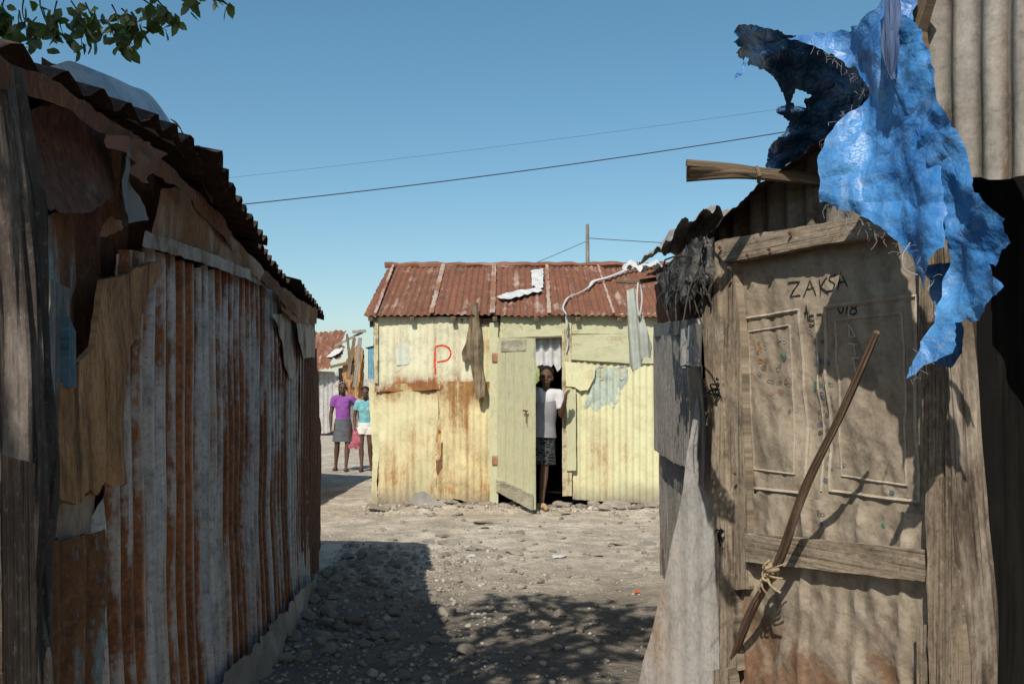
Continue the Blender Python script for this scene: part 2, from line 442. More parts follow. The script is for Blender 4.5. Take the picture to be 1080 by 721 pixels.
# the earth under the foot of the left shack and the tree is damp, black and mixed with leaf litter
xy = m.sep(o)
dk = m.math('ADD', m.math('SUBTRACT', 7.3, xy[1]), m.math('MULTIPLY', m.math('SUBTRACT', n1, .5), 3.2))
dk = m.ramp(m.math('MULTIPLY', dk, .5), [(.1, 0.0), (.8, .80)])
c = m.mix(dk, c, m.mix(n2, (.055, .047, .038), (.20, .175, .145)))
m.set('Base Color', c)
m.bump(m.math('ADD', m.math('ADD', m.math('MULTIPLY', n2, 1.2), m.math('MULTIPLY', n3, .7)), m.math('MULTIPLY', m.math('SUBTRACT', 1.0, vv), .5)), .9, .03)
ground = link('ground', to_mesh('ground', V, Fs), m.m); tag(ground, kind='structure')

# ------------------------------------------------------------------ stones
def stone_mesh(seed, flat=.62, sub=3):
    bm = bmesh.new(); bmesh.ops.create_icosphere(bm, subdivisions=sub, radius=1)
    r = random.Random(seed); cuts = [(Vector((r.gauss(0, 1), r.gauss(0, 1), r.gauss(0, 1))).normalized(), r.uniform(.50, .88)) for _ in range(11)]
    for v in bm.verts:
        p = v.co.copy()
        for n, d in cuts:
            q = p.dot(n)
            if q > d: p -= n * (q - d) * .97
        p *= 1 + .10 * fbm(p.x * 1.3 + seed, p.y * 1.3, p.z * 1.3, 3)
        v.co = Vector((p.x, p.y * .8, p.z * flat))
    vs = [v.co.copy() for v in bm.verts]; fs = [[v.index for v in f.verts] for f in bm.faces]; bm.free()
    return vs, fs
m = M('stone', .9, 0, .2); o = m.obj(); n = m.noise(o, 2.2, 6, .65); f = m.noise(o, 14, 4, .7)
c = m.mix(m.rnd(), (.25, .215, .175), (.52, .45, .365)); c = m.mix(m.ramp(n, [(.35, 0.0), (.7, .7)]), c, (.36, .33, .28))
c = m.mix(m.ramp(f, [(.3, .5), (.48, 0.0)]), c, (.13, .12, .105)); m.set('Base Color', c); m.bump(m.math('ADD', n, f), .7, .05); MST = m.m
m = M('pebble', .92, 0, .2); r_ = m.geo('Random Per Island'); n = m.noise(m.obj(), 40, 4, .6)
c = m.ramp(r_, [(0, (.20, .18, .155)), (.4, (.33, .285, .235)), (.75, (.43, .375, .31)), (1, (.50, .45, .38))])
m.set('Base Color', m.mix(m.ramp(n, [(.35, .5), (.6, 0.0)]), c, (.2, .17, .14))); MPB = m.m

stone_me = []
for k in range(9):
    vs, fs = stone_mesh(k + 3); me = to_mesh('stone', vs, fs); me.materials.append(MST); stone_me.append(me)
R = random.Random(11)
def stone(x, y, s, label, group, k=None, sink=.22, rot=None, flat=1.0):
    o = bpy.data.objects.new('stone', stone_me[R.randrange(9) if k is None else k]); COL.objects.link(o)
    o.scale = (s, s * R.uniform(.85, 1.15), s * flat); o.rotation_euler = rot or (R.uniform(-.25, .25), R.uniform(-.25, .25), R.uniform(0, 6.3))
    o.location = (x, y, gz(x, y) + s * flat * (.5 - sink)); tag(o, label, 'stone', group)
    return o
def gp(px, py): Y = F * CH / (py - HY); return ((px - CX) / F * Y, Y)
lw = lambda y: -.8105 - .0764 * y
LAB1 = 'rounded grey cobble in the shaded heap along the foot of the left shack'
LAB2 = 'small pale stone lying loose on the sunlit open earth of the lane'
LAB3 = 'flat broken slab of rubble against the foot of the yellow shack'
for px, py, r in [(372, 664, 13), (344, 660, 14), (325, 668, 10), (322, 650, 10), (340, 640, 9), (358, 622, 8), (415, 601, 10), (385, 640, 8), (333, 684, 10), (352, 610, 8), (312, 690, 9),
                  (370, 600, 7), (392, 590, 6), (345, 596, 7), (362, 680, 8), (320, 706, 9), (400, 680, 6), (440, 655, 6), (300, 712, 10), (342, 706, 7), (384, 612, 8), (365, 588, 6), (400, 622, 6), (372, 577, 5),
                  (350, 577, 6), (392, 660, 7), (428, 690, 6), (455, 700, 6), (340, 622, 8), (420, 715, 6), (352, 645, 7), (381, 703, 6), (410, 642, 5), (360, 636, 6), (330, 626, 9), (318, 676, 8)]:
    x, y = gp(px, py); x = max(x, lw(y) + .12); stone(x, y, r * y / F * 1.05, LAB1, 'cobbles along the foot of the left shack')
for _ in range(120):
    y = R.uniform(4.3, 8.0); x = lw(y) + .1 + abs(R.gauss(0, .45)); stone(x, y, R.uniform(.018, .06), LAB1, 'cobbles along the foot of the left shack')
for px, py, r in [(590, 646, 9), (610, 662, 10), (575, 655, 7), (500, 667, 7), (486, 683, 9), (527, 668, 5), (560, 690, 8), (650, 660, 5), (520, 640, 5)]:
    x, y = gp(px, py); stone(x, y, r * y / F, 'pale stone in the dappled tree shade of the lane', 'stones in the dappled shade')
for px, py, r in [(497, 580, 8), (478, 582, 5), (583, 580, 5), (645, 572, 6), (550, 604, 4), (476, 622, 5), (520, 622, 4), (630, 612, 4), (590, 560, 4), (540, 562, 5), (672, 590, 4), (660, 625, 4), (600, 596, 3), (565, 573, 4), (620, 560, 5), (448, 560, 4), (425, 552, 4)]:
    x, y = gp(px, py); stone(x, y, r * y / F, LAB2, 'loose stones on the open lane', flat=.7)
for _ in range(26):
    x, y = R.uniform(-1.3, 1.5), R.uniform(7.0, 11.1); stone(x, y, R.uniform(.05, .12), 'broad flat stone trodden level into the open lane', 'flat stones trodden into the lane', flat=R.uniform(.28, .42), sink=.34)
for _ in range(60):
    x, y = R.uniform(-1.2, 1.6), R.uniform(6.4, 11); stone(x, y, R.uniform(.012, .036), LAB2, 'loose stones on the open lane')
for k in range(46):
    x = -1.55 + 3.3 * k / 45 + R.uniform(-.04, .04); y = FY - R.uniform(.08, .42)
    stone(x, y, R.uniform(.05, .14), LAB3, 'rubble along the foot of the yellow shack', flat=R.uniform(.4, .75), sink=.3)
# pebbles and grit nobody could count
base = []
for k in range(5):
    vs, fs = stone_mesh(40 + k, .7, 1); base.append((np.array([tuple(v) for v in vs]), np.array(fs)))
rg = np.random.RandomState(4); PV, PF, nv = [], [], 0
for i in range(6800):
    if i < 2600: y = rg.uniform(3.6, 8.4); x = lw(y) + .02 + abs(rg.normal(0, .75)); s = .005 + rg.gamma(1.5, .0055)
    elif i < 6000: x = rg.uniform(-1.8, 1.8); y = rg.uniform(4.2, 11.4); s = .003 + rg.gamma(1.2, .0036)
    elif i < 6900: x = rg.uniform(-1.7, 1.8); y = FY - abs(rg.normal(0, .28)) - .02; s = .008 + rg.gamma(1.5, .009)
    else: x = rg.uniform(-4.5, -1.6); y = rg.uniform(8.5, 24); s = .01 + rg.gamma(1.5, .01)
    s = min(s, .05); v, f = base[i % 5]; a = rg.uniform(0, 6.3); c_, s_ = math.cos(a), math.sin(a)
    w = v * s; w = np.stack([w[:, 0] * c_ - w[:, 1] * s_ + x, w[:, 0] * s_ + w[:, 1] * c_ + y, w[:, 2] * rg.uniform(.6, 1) + gz(x, y) + s * .2], 1)
    PV.append(w); PF.append(f + nv); nv += len(v)
me = bpy.data.meshes.new('gravel'); me.from_pydata(np.concatenate(PV).tolist(), [], np.concatenate(PF).tolist()); me.polygons.foreach_set('use_smooth', np.ones(len(me.polygons), bool))
tag(link('gravel', me, MPB), 'loose grit and small pebbles strewn over the earth lane', 'gravel', kind='stuff')
# ------------------------------------------------------------------ LEFT SHACK
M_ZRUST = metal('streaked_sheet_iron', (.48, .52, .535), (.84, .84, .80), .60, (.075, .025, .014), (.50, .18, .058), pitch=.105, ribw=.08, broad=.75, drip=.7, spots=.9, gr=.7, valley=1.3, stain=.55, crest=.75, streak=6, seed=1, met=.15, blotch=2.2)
M_RUSTD = metal('dark_rusted_iron', (.20, .17, .15), (.36, .3, .24), .84, (.06, .023, .014), (.32, .125, .05), seed=2, met=0, streak=3)
M_RUSTW = metal('brown_rusted_iron', (.26, .19, .15), (.36, .27, .2), .88, (.09, .038, .022), (.30, .135, .07), seed=3, met=0, streak=6)
M_PALE = metal('pale_curled_iron', (.34, .31, .26), (.52, .48, .41), .42, (.07, .03, .016), (.28, .14, .07), seed=4, met=.1, streak=2, blotch=2.6)
M_TAN = metal('tan_rusted_iron', (.27, .18, .12), (.46, .34, .23), .62, (.09, .037, .018), (.46, .22, .09), seed=5, met=0, streak=.9, blotch=3)
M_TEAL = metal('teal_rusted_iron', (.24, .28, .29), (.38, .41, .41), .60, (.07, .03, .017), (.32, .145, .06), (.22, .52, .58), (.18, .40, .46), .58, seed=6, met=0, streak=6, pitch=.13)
M_SILV = metal('silver_iron', (.58, .60, .62), (.78, .79, .79), .12, (.10, .05, .03), (.3, .16, .09), seed=7, met=.25, streak=2, rough=.5)
M_ROOFD = metal('roof_iron_dark', (.10, .085, .075), (.17, .14, .12), .8, (.022, .013, .010), (.075, .04, .026), seed=8, met=0, streak=2)
M_BARK = wood('brown_board', (.19, .085, .032), (.42, .215, .09), (.60, .36, .18), seed=1, grain=5, bump=1.0, gr=.8)
M_POST = wood('weathered_log', (.022, .018, .015), (.075, .06, .05), (.24, .20, .165), seed=2, grain=7, bump=1.0)
M_GREY = wood('grey_plank', (.10, .098, .094), (.21, .21, .20), (.34, .335, .32), seed=3, grain=30)
M_BLUEW = wood('blue_painted_lath', (.06, .06, .06), (.13, .14, .14), (.2, .22, .22), (.13, .22, .27), .55, seed=4)
M_DRAG = cloth('dark_grey_cloth', (.16, .165, .165), (.26, .265, .26))
M_PRAG = cloth('dusky_pink_cloth', (.17, .10, .08), (.26, .16, .13))
M_DARK = plain('shade_and_tie_black', (.005, .0045, .004), .2)  # black standing in for shade inside the shacks; wire ties use it too

M_TORN = metal('torn_rusted_iron', (.20, .13, .10), (.34, .23, .18), .72, (.05, .022, .015), (.27, .12, .075), seed=9, met=0, streak=1.0, blotch=3.5)
ls = empty('tin_shack', (-1.1, 4.0, 0), 'tall shack on the left clad in rusty streaked corrugated iron, its lane wall in shade', 'shack')
S = lambda name, mat, poly, **k: sheet(name, mat, LW, poly, ls, **k)
# frame wall behind the cladding and the other three walls
LU0, LU1 = 1.78, 6.80
top_u = lambda u: 1.92 if u < 2 else (1.92 + .16 * (u - 2) / 1.5 if u < 3.5 else 2.08 - .25 * (u - 3.5) / 3.3)
S('lining', M_RUSTD, [(LU0, 0), (LU1 - .02, 0), (LU1 - .02, 1.80), (5.0, 1.95), (3.5, 2.05), (LU0, 1.88)], px=False, off=-.045, gs=.12, seed=1)
e0, e1 = LW.P(LU1, 0), LW.P(LU1, 0) + Vector((-2.6, -.2, 0))
pe = PL(e1, e0 - e1); pe = pe if pe.n.y > 0 else PL(e0, e1 - e0)
L_ = (e1 - e0).length
sheet('wall', M_RUSTW, pe, [(0.01, 0), (L_, 0), (L_, 2.3), (.01, 1.78)], ls, px=False, off=-.02, pitch=.12, amp=.012, gs=.1, seed=4)
n0, n1 = LW.P(LU0, 0), LW.P(LU0, 0) + Vector((-2.6, -.2, 0))
pn = PL(n1, n0 - n1)
sheet('wall', M_RUSTD, pn, [(0, 0), (L_ - .02, 0), (L_ - .02, 1.86), (0, 2.3)], ls, px=False, off=-.02, pitch=.12, amp=.012, gs=.1, seed=5)
pb = PL(e1, n1 - e1); Lb = (n1 - e1).length
sheet('wall', M_RUSTW, pb, [(0, 0), (Lb, 0), (Lb, 2.3), (0, 2.3)], ls, px=False, off=-.02, pitch=.12, amp=.012, gs=.12, seed=6)

# main streaked sheets (two overlapping lengths), leaning out a little at the foot
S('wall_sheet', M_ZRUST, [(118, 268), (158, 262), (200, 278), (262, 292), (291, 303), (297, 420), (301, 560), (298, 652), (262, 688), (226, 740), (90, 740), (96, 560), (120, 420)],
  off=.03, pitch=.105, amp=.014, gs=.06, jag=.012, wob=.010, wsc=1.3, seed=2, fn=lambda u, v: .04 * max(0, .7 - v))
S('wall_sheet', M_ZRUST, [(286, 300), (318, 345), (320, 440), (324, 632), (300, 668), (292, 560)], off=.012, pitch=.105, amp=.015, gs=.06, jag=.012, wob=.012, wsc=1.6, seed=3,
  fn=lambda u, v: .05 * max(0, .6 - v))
o = S('wall_sheet', M_RUSTW, [(314, 372), (333, 368), (338, 480), (338, 560), (334, 606), (322, 634), (316, 560)], off=.02, pitch=.13, amp=.014, gs=.06, jag=.01, seed=4)
o['label'] = 'narrow brown rusted sheet at the far corner'
# upper rusted sheets
o = S('wall_sheet', M_RUSTD, [(46, 60), (130, 120), (165, 190), (168, 420), (150, 560), (44, 560)], off=-.008, pitch=.22, amp=.010, gs=.06, jag=.015, wob=.03, seed=5)
o['label'] = 'dark rusted upper sheet'
o = S('wall_sheet', M_TEAL, [(48, 228), (76, 222), (78, 300), (60, 345), (46, 345)], off=.012, gs=.03, jag=.012, wob=.01, seed=6)
o['label'] = 'rusty scrap with pale blue green paint'
# torn sheet curling out under the eave
S('torn_sheet', M_TORN, [(-20, 120), (60, 112), (120, 138), (98, 172), (94, 190), (84, 208), (60, 224), (20, 222), (-20, 215)], off=.02, gs=.03, jag=.012, wob=.02, seed=7,
  fn=lambda u, v: .09 * max(0, min(1, (1.80 - v) / .25)) ** 1.5 + .03 * math.sin(u * 9))
# the tan panel that bows out above the corrugated sheet, its lower lip pale
S('upper_panel', M_TAN, [(158, 200), (182, 198), (215, 222), (258, 270), (292, 308), (310, 328), (286, 304), (262, 292), (210, 270), (150, 252)], off=.05, gs=.035, jag=.006, wob=.025, seed=8,
  fn=lambda u, v: .02 * math.sin((v - 1.5) * 5))
S('panel_lip', M_PALE, [(154, 243), (210, 262), (262, 284), (290, 298), (287, 306), (262, 295), (210, 276), (150, 259)], off=.075, gs=.03, jag=.006, wob=.008, seed=9)
for k, (poly, mt) in enumerate([([(284, 332), (306, 330), (312, 352), (314, 400), (307, 398), (302, 384), (298, 360)], M_PALE), ([(311, 338), (328, 326), (333, 350), (333, 376), (318, 378), (313, 360)], M_PALE),
                                ([(296, 300), (318, 318), (334, 326), (334, 342), (312, 340), (298, 326)], M_TAN)]):
    S('patch', mt, poly, off=.055 + .01 * k, gs=.03, jag=.012, wob=.02, seed=20 + k)
# scrap of brown board
o = S('board_scrap', M_BARK, [(116, 296), (150, 284), (172, 276), (175, 292), (162, 318), (150, 352), (138, 370), (133, 396), (128, 470), (132, 510), (118, 514), (110, 508), (104, 522), (92, 518), (84, 531), (63, 526), (62, 500), (66, 440), (67, 410), (80, 388), (102, 366)],
      off=.075, gs=.025, jag=.010, wob=.02, thick=.014, seed=11)
# lower left rust and teal sheet
S('lower_sheet', M_TEAL, [(30, 578), (58, 566), (62, 572), (82, 562), (88, 566), (104, 558), (107, 575), (104, 740), (20, 740)], off=.055, pitch=.13, amp=.018, gs=.04, jag=.01, wob=.01, seed=12, thick=.004)
o = S('scrap_sheet', M_PALE, [(46, 548), (62, 530), (102, 520), (104, 556), (84, 572), (60, 578), (46, 572)], off=.03, gs=.03, jag=.014, wob=.03, seed=13)
# planks and laths
MBp = lambda px, y0, y1, w, mt, off, seed, lean=0: board('plank', mt, LW.px(px, y1, off), LW.px(px + lean, y0, off), w, .02, LW.n, ls, seed=seed, jag=.004, chip=.02)
MBp(52, 296, 532, .10, M_GREY, .045, 1, 1); MBp(66, 340, 418, .045, M_BLUEW, .06, 2); MBp(31, 500, 640, .05, M_BLUEW, .05, 3, 3)
S('plank', M_GREY, [(34, 400), (44, 402), (43, 470), (36, 490)], off=.05, gs=.03, seed=16, thick=.015)
# the crooked corner post
pm_ = MB()
P0 = lambda px, py, off=.05: LW.px(px, py, off)
pm_.tube([P0(8, 900, .08), P0(6, 640), P0(8, 470), P0(8, 330), P0(0, 210), P0(-8, 120), P0(-12, 70)], [.075, .075, .072, .060, .056, .05, .045], 72, .42, 3.1, sub=12, groove=.20)
pm_.tube([P0(8, 520, .05), P0(16, 420, .06), P0(24, 330, .07), P0(33, 240, .08), P0(37, 200, .08)], [.03, .04, .036, .027, .014], 48, .35, 5.2, sub=10, groove=.35)
pm_.build('corner_post', M_POST, ls)
board('plank', wood('brown_plank', (.045, .031, .022), (.10, .07, .05), (.17, .125, .09), seed=6), LW.px(4, 760, .16), LW.px(2, 472, .15), .065, .03, LW.n + Vector((0, -.4, 0)), ls, seed=7, jag=.006, chip=.03)
# pale skirt of tin at the foot
S('skirt', metal('pale_skirt_tin', (.30, .285, .26), (.44, .42, .385), .25, (.08, .045, .025), (.2, .12, .07), seed=10, met=0, streak=1.5), [(338, 604), (338, 618), (326, 640), (312, 668), (300, 672), (298, 690), (284, 708), (276, 740), (222, 740), (258, 690), (294, 652), (320, 622)], off=.11, gs=.03, jag=.035, wob=.035, wsc=4, seed=14, thick=.003)
# cloth caught under the eave
o = S('rag', M_DRAG, [(123, 150), (132, 152), (138, 176), (146, 218), (147, 232), (132, 240), (126, 220), (124, 190)], off=.10, gs=.02, jag=.004, wob=.012, wsc=9, seed=17, fn=lambda u, v: .02 * math.sin(u * 40))
o['label'] = 'dark grey rag hanging under the eave'
o = S('rag', M_PRAG, [(120, 142), (160, 152), (165, 162), (164, 178), (156, 193), (149, 192), (142, 178), (134, 166), (124, 156)], off=.12, gs=.02, jag=.002, wob=.015, wsc=7, seed=18, fn=lambda u, v: .016 * math.sin(v * 75 + u * 55) + .01 * math.sin(u * 90))
o['label'] = 'dusky pink rag bundled under the eave'
S('patch', M_TAN, [(104, 238), (116, 228), (122, 232), (134, 236), (128, 244), (112, 248), (100, 250)], off=.06, gs=.02, jag=.008, wob=.02, seed=19)

# roof: ribbed sheets running down to the ragged eave
EV = [(-40, 20, .04), (0, 46, .06), (60, 76, .10), (120, 106, .13), (180, 136, .16), (214, 158, .17), (229, 190, .16), (262, 236, .13), (300, 284, .09), (336, 328, .06), (341, 336, .055)]
EP = [LW.px(a, b, c) for a, b, c in EV]
EL = [0.0]
for a, b in zip(EP, EP[1:]): EL.append(EL[-1] + (b - a).length)
def eave(s):
    if s <= 0: return EP[0] + (EP[1] - EP[0]).normalized() * s
    for i in range(len(EP) - 1):
        if s <= EL[i + 1]: return EP[i].lerp(EP[i + 1], (s - EL[i]) / (EL[i + 1] - EL[i]))
    return EP[-1] + (EP[-1] - EP[-2]).normalized() * (s - EL[-1])
RD = Vector((-1, -.05, math.tan(math.radians(13)))).normalized()
RN = Vector((.22, 0, 1)).normalized()
def roof_pos(base):
    def f(u, v, d): return eave(u) + RD * v + RN * (d + base)
    return f
up = PL((0, 0, 0), (1, 0, 0), (0, 1, 0))
ends = [0.06, EL[-1] * .24, EL[-1] * .47, EL[-1] * .72, EL[-1]]
for k in range(4):
    a, b = ends[k] - .06, ends[k + 1] + .06
    j = [0, -.03, .02, -.02][k]
    o = sheet('roof_sheet', M_ROOFD, up, [(a, j), (b, j + .02), (b, 2.4), (a, 2.4)], ls, px=False, pitch=.15, amp=.018, gs=.08, jag=.012, wob=.012, seed=30 + k, pos=roof_pos(.012 * (k % 2)))
# rafters and a batten under the overhang
for k in range(9):
    s = .5 + k * .55; p = eave(s); q = p + RD * 2.2
    board('rafter', M_GREY, p + RD * .32 - RN * .06, q - RN * .05, .05, .05, (0, 0, -1), ls, seed=60 + k)
S('fascia', M_RUSTD, [(-60, 20), (60, 88), (120, 130), (170, 168), (208, 206), (214, 222), (170, 188), (120, 150), (60, 112), (-60, 70)], off=.10, gs=.05, jag=.012, wob=.02, seed=41)
S('fascia', M_RUSTD, [(205, 196), (240, 236), (280, 286), (318, 330), (318, 340), (280, 302), (240, 256), (205, 216)], off=.075, gs=.05, jag=.014, wob=.02, seed=42)
# silver sheet thrown over the eave
sA, sB = EL[2] + .10, EL[5] + .30
def cap_pos(u, v, d):
    e = eave(u); a = v / .26; t = max(0, min(1.25, (u - sA) / (sB - sA))); h = .085 + .11 * t
    return e + RD * .07 + Vector((-.10 * a, 0, -.012 + h * math.sin(min(1.5, a * 1.5)))) + Vector((.7, 0, .7)) * d
sheet('roof_cap', M_SILV, up, [(sA, .05), (sA + .35, .0), (sB - .3, 0), (sB, .02), (sB, .24), (sB - .5, .26), (sA + .3, .24)], ls, px=False, gs=.04, jag=.003, wob=.008, wsc=3, pos=cap_pos, seed=44)
sheet('cap_end', M_RUSTW, up, [(sB - .06, -.02), (sB + .20, -.01), (sB + .22, .2), (sB - .04, .25)], ls, px=False, gs=.03, jag=.014, wob=.02, wsc=6, pos=lambda u, v, d: cap_pos(u, v, d + .014), seed=45)

# ------------------------------------------------------------------ shack hidden behind the left shack; it throws the shadow behind
def simple_shack(name, x0, x1, y0, y1, h, h2, wm, rm, label, amp=.012):
    s = empty(name, ((x0 + x1) / 2, (y0 + y1) / 2, 0), label, 'shack')
    for (a, b) in (((x0, y0), (x1, y0)), ((x1, y0), (x1, y1)), ((x1, y1), (x0, y1)), ((x0, y1), (x0, y0))):
        p = PL((*a, 0), (b[0] - a[0], b[1] - a[1], 0)); L = math.hypot(b[0] - a[0], b[1] - a[1])
        sheet('wall', wm, p, [(.004, -.05), (L - .004, -.05), (L - .004, h - .02), (.004, h - .02)], s, px=False, pitch=.1, amp=amp, gs=.12, seed=x0 + a[0] * 3)
    xm = (x0 + x1) / 2; w = (x1 - x0) / 2 + .12; sl_ = math.hypot(w, h2 - h)
    for sg in (-1, 1):
        e = Vector((xm + sg * w, y0 - .1, h - .02)); p = PL(e if sg > 0 else Vector((xm - w, y1 + .1, h - .02)), (0, 1, 0) if sg > 0 else (0, -1, 0), (-sg * w, 0, h2 - h))
        sheet('roof', rm, p, [(0, 0), (y1 - y0 + .2, 0), (y1 - y0 + .2, sl_), (0, sl_)], s, px=False, pitch=.1, amp=.014, gs=.12, seed=9)
    for yy, d in ((y0, -1), (y1, 1)):
        p = PL((x0, yy, 0), (1, 0, 0)) if d < 0 else PL((x1, yy, 0), (-1, 0, 0))
        sheet('gable', wm, p, [(.02, h - .02), (x1 - x0 - .02, h - .02), ((x1 - x0) / 2, h2 - .04)], s, px=False, gs=.1, seed=3)
    return s
simple_shack('tin_shack', -6.2, -3.02, 9.3, 14.4, 2.1, 2.7, M_RUSTW, M_ROOFD, 'brown tin shack standing hidden behind the tall left shack')
# ------------------------------------------------------------------ YELLOW SHACK
YEL = (.62, .59, .35); YEL2 = (.67, .64, .45)
M_Y1 = metal('cream_yellow_sheet', (.38, .38, .36), (.50, .50, .46), .26, (.14, .055, .02), (.42, .19, .07), YEL2, (.58, .58, .39), .76, seed=11, met=0, streak=4, rough=.75, hem=(1.34, .26, .20), gr=.38, drip=.6, spots=.9)
M_Y2 = metal('stained_yellow_sheet', (.42, .36, .25), (.55, .47, .30), .40, (.17, .08, .03), (.45, .25, .09), (.62, .57, .33), (.58, .47, .25), .70, seed=12, met=0, streak=6, rough=.8, dirt=.26, hem=(1.42, .35, .12), gr=.38, drip=.6)
M_Y3 = metal('pale_yellow_ribbed_sheet', (.42, .40, .30), (.55, .52, .36), .22, (.2, .09, .03), (.45, .24, .09), (.63, .61, .38), (.58, .56, .33), .80, seed=13, met=0, streak=5, rough=.75, dirt=.30, gr=.26, spots=.9)
M_Y4 = metal('worn_yellow_sheet', (.42, .37, .25), (.55, .48, .31), .36, (.17, .08, .03), (.45, .25, .09), (.62, .58, .36), (.58, .52, .3), .72, seed=23, met=0, streak=4, rough=.8, dirt=.3, hem=(1.38, .2, .12), gr=.28, spots=.9)
M_YW = wood('yellow_painted_wood', (.22, .17, .09), (.36, .30, .17), (.48, .42, .26), (.54, .53, .34), .74, seed=11, grain=20, bump=.5, gr=.28)
M_YWH = wood('yellow_painted_header', (.22, .17, .09), (.36, .30, .17), (.48, .42, .26), (.54, .53, .34), .66, seed=18, grain=20, bump=.5, along='u', gr=.28)
M_GRYH = wood('grey_rail', (.20, .18, .13), (.33, .30, .22), (.44, .41, .31), (.50, .48, .34), .45, seed=19, grain=20, along='u')
M_YW2 = wood('worn_yellow_frame', (.17, .12, .07), (.30, .22, .13), (.42, .33, .2), (.58, .52, .32), .55, seed=12, grain=24)
M_OLDW = wood('brown_frame_wood', (.10, .07, .045), (.19, .14, .09), (.30, .23, .16), seed=13, grain=26)
M_GRYW = wood('grey_board', (.16, .14, .12), (.27, .245, .21), (.38, .35, .30), seed=14, grain=24)
M_RROOF = metal('red_rust_roof', (.40, .27, .20), (.58, .46, .38), .70, (.085, .034, .021), (.30, .125, .07), seed=15, met=0, streak=5, blotch=2.2, rough=.85)
M_SEAM = metal('pale_sheet_edge', (.40, .33, .27), (.56, .49, .42), .48, (.15, .06, .03), (.33, .16, .09), seed=16, met=0)
M_RED = plain('red_paint', (.55, .045, .02), .25, 30)
M_BLUEP = metal('faded_blue_paint', (.57, .53, .34), (.58, .54, .36), .12, (.2, .09, .03), (.4, .2, .1), (.37, .45, .40), (.46, .50, .39), .62, seed=19, met=0, streak=5)
M_WHITEC = cloth('white_plastic', (.42, .42, .41), (.56, .56, .55), 14, .6)

ys = empty('yellow_shack', (.25, 12.9, 0), 'pale yellow iron shack with a rusty roof and red letter on its front', 'shack')
Y = lambda name, mat, poly, **k: sheet(name, mat, FP, poly, ys, **k)
XL, XR = -1.585, 2.3
# side and back walls; inner lining is black, standing in for the shade inside
dep = 4.2
for nm, a, b, z1 in (('wall', (XL, FY + dep), (XL, FY + .03), None), ('wall', (XR, FY + .03), (XR, FY + dep), None), ('wall', (XR, FY + dep), (XL, FY + dep), 2.1)):
    p = PL((*a, 0), (b[0] - a[0], b[1] - a[1], 0)); L = math.hypot(b[0] - a[0], b[1] - a[1])
    poly = [(0, -.05), (L, -.05), (L, 2.14), (L / 2, 2.95), (0, 2.14)] if z1 is None else [(0, -.05), (L, -.05), (L, z1), (0, z1)]
    sheet(nm, M_Y2, p, poly, ys, px=False, pitch=.076, amp=.007, gs=.14, seed=21)
lnb = lambda *a: (lambda q: (q.box(*a), q.build('lining', M_DARK, ys, smooth=False)))(MB())  # black boxes standing in for the shade inside
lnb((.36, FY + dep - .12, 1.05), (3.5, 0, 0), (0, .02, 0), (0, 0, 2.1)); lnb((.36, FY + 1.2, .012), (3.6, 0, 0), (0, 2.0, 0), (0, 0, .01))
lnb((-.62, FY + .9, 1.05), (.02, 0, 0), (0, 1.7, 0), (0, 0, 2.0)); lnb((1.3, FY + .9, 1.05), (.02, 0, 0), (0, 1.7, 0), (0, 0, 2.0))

rib = dict(pitch=.076, gs=.07, jag=.008)
def mk(*a, **k): return dict(rib, **k)
# front sheets
Y('wall_sheet', M_Y1, [(394, 334), (505, 334), (505, 407), (470, 410), (430, 412), (395, 413)], off=.022, amp=.004, wob=.022, wsc=2.6, seed=22, **rib)
Y('wall_sheet', M_Y4, [(397, 406), (463, 402), (462, 470), (459, 530), (440, 537), (398, 540), (400, 470)], off=.0, amp=.005, wob=.045, wsc=3.2, seed=23, **rib)
o = Y('wall_sheet', M_Y2, [(460, 402), (521, 402), (521, 536), (508, 532), (494, 530), (480, 526), (459, 527), (456, 500), (461, 450)], off=.012, amp=.006, wob=.045, wsc=3.4, seed=24, **rib)
o['label'] = 'yellow sheet stained with orange rust'
o = Y('wall_sheet', M_Y3, [(603, 380), (700, 380), (760, 380), (760, 533), (694, 531), (640, 529), (604, 526)], off=.0, amp=.008, wob=.018, seed=25, **rib)
o = Y('wall_sheet', M_Y3, [(388, 402), (399, 408), (401, 470), (397, 508), (399, 540), (391, 538), (393, 480)], off=-.02, gs=.05, jag=.012, wob=.03, seed=26)
o['label'] = 'narrow bent strip at the left corner'
Y('rust_strip', M_RUSTW, [(462, 452), (468, 456), (466, 492), (461, 500), (459, 480)], off=.022, gs=.02, jag=.012, wob=.006, seed=28)
# painted letter and blue stencil ghosts
def ribbons(name, strokes, w, mat, pl, off, parent, bv=None, n=10):
    mb = MB()
    for st in strokes:
        pts = [pl.px(a, b, off) for a, b in st]; q = []
        for i in range(len(pts) - 1):
            for k in range(n): q.append(pts[i].lerp(pts[i + 1], k / n))
        q.append(pts[-1])
        if bv: q = [onto(bv, pl, p) for p in q]
        mb.ribbon(q, w, pl.n)
    return mb.build(name, mat, parent, smooth=False)
def arc(cx, cy, rx, ry, a0, a1, n=9): return [(cx + rx * math.cos(math.radians(a0 + (a1 - a0) * i / n)), cy + ry * math.sin(math.radians(a0 + (a1 - a0) * i / n))) for i in range(n + 1)]
ribbons('painted_letter', [[(459, 366), (458.5, 380), (459, 395)], [(459, 366)] + arc(466, 372.5, 9.5, 8.5, -110, 95) + [(461, 382)]], .027, M_RED, FP, .029, ys, surf([c for c in ys.children if c.name.startswith('wall_sheet')]))
for xa, xb in ((416, 419), (429, 431.5), (448, 451)): pass
Y('faded_paint', plain('ghost_blue_paint', (.50, .53, .43), .12, 20), [(417, 364), (431, 361), (432, 384), (418, 385)], off=.023, gs=.03, jag=.012, wob=.003, pitch=.076, amp=.005, seed=29)
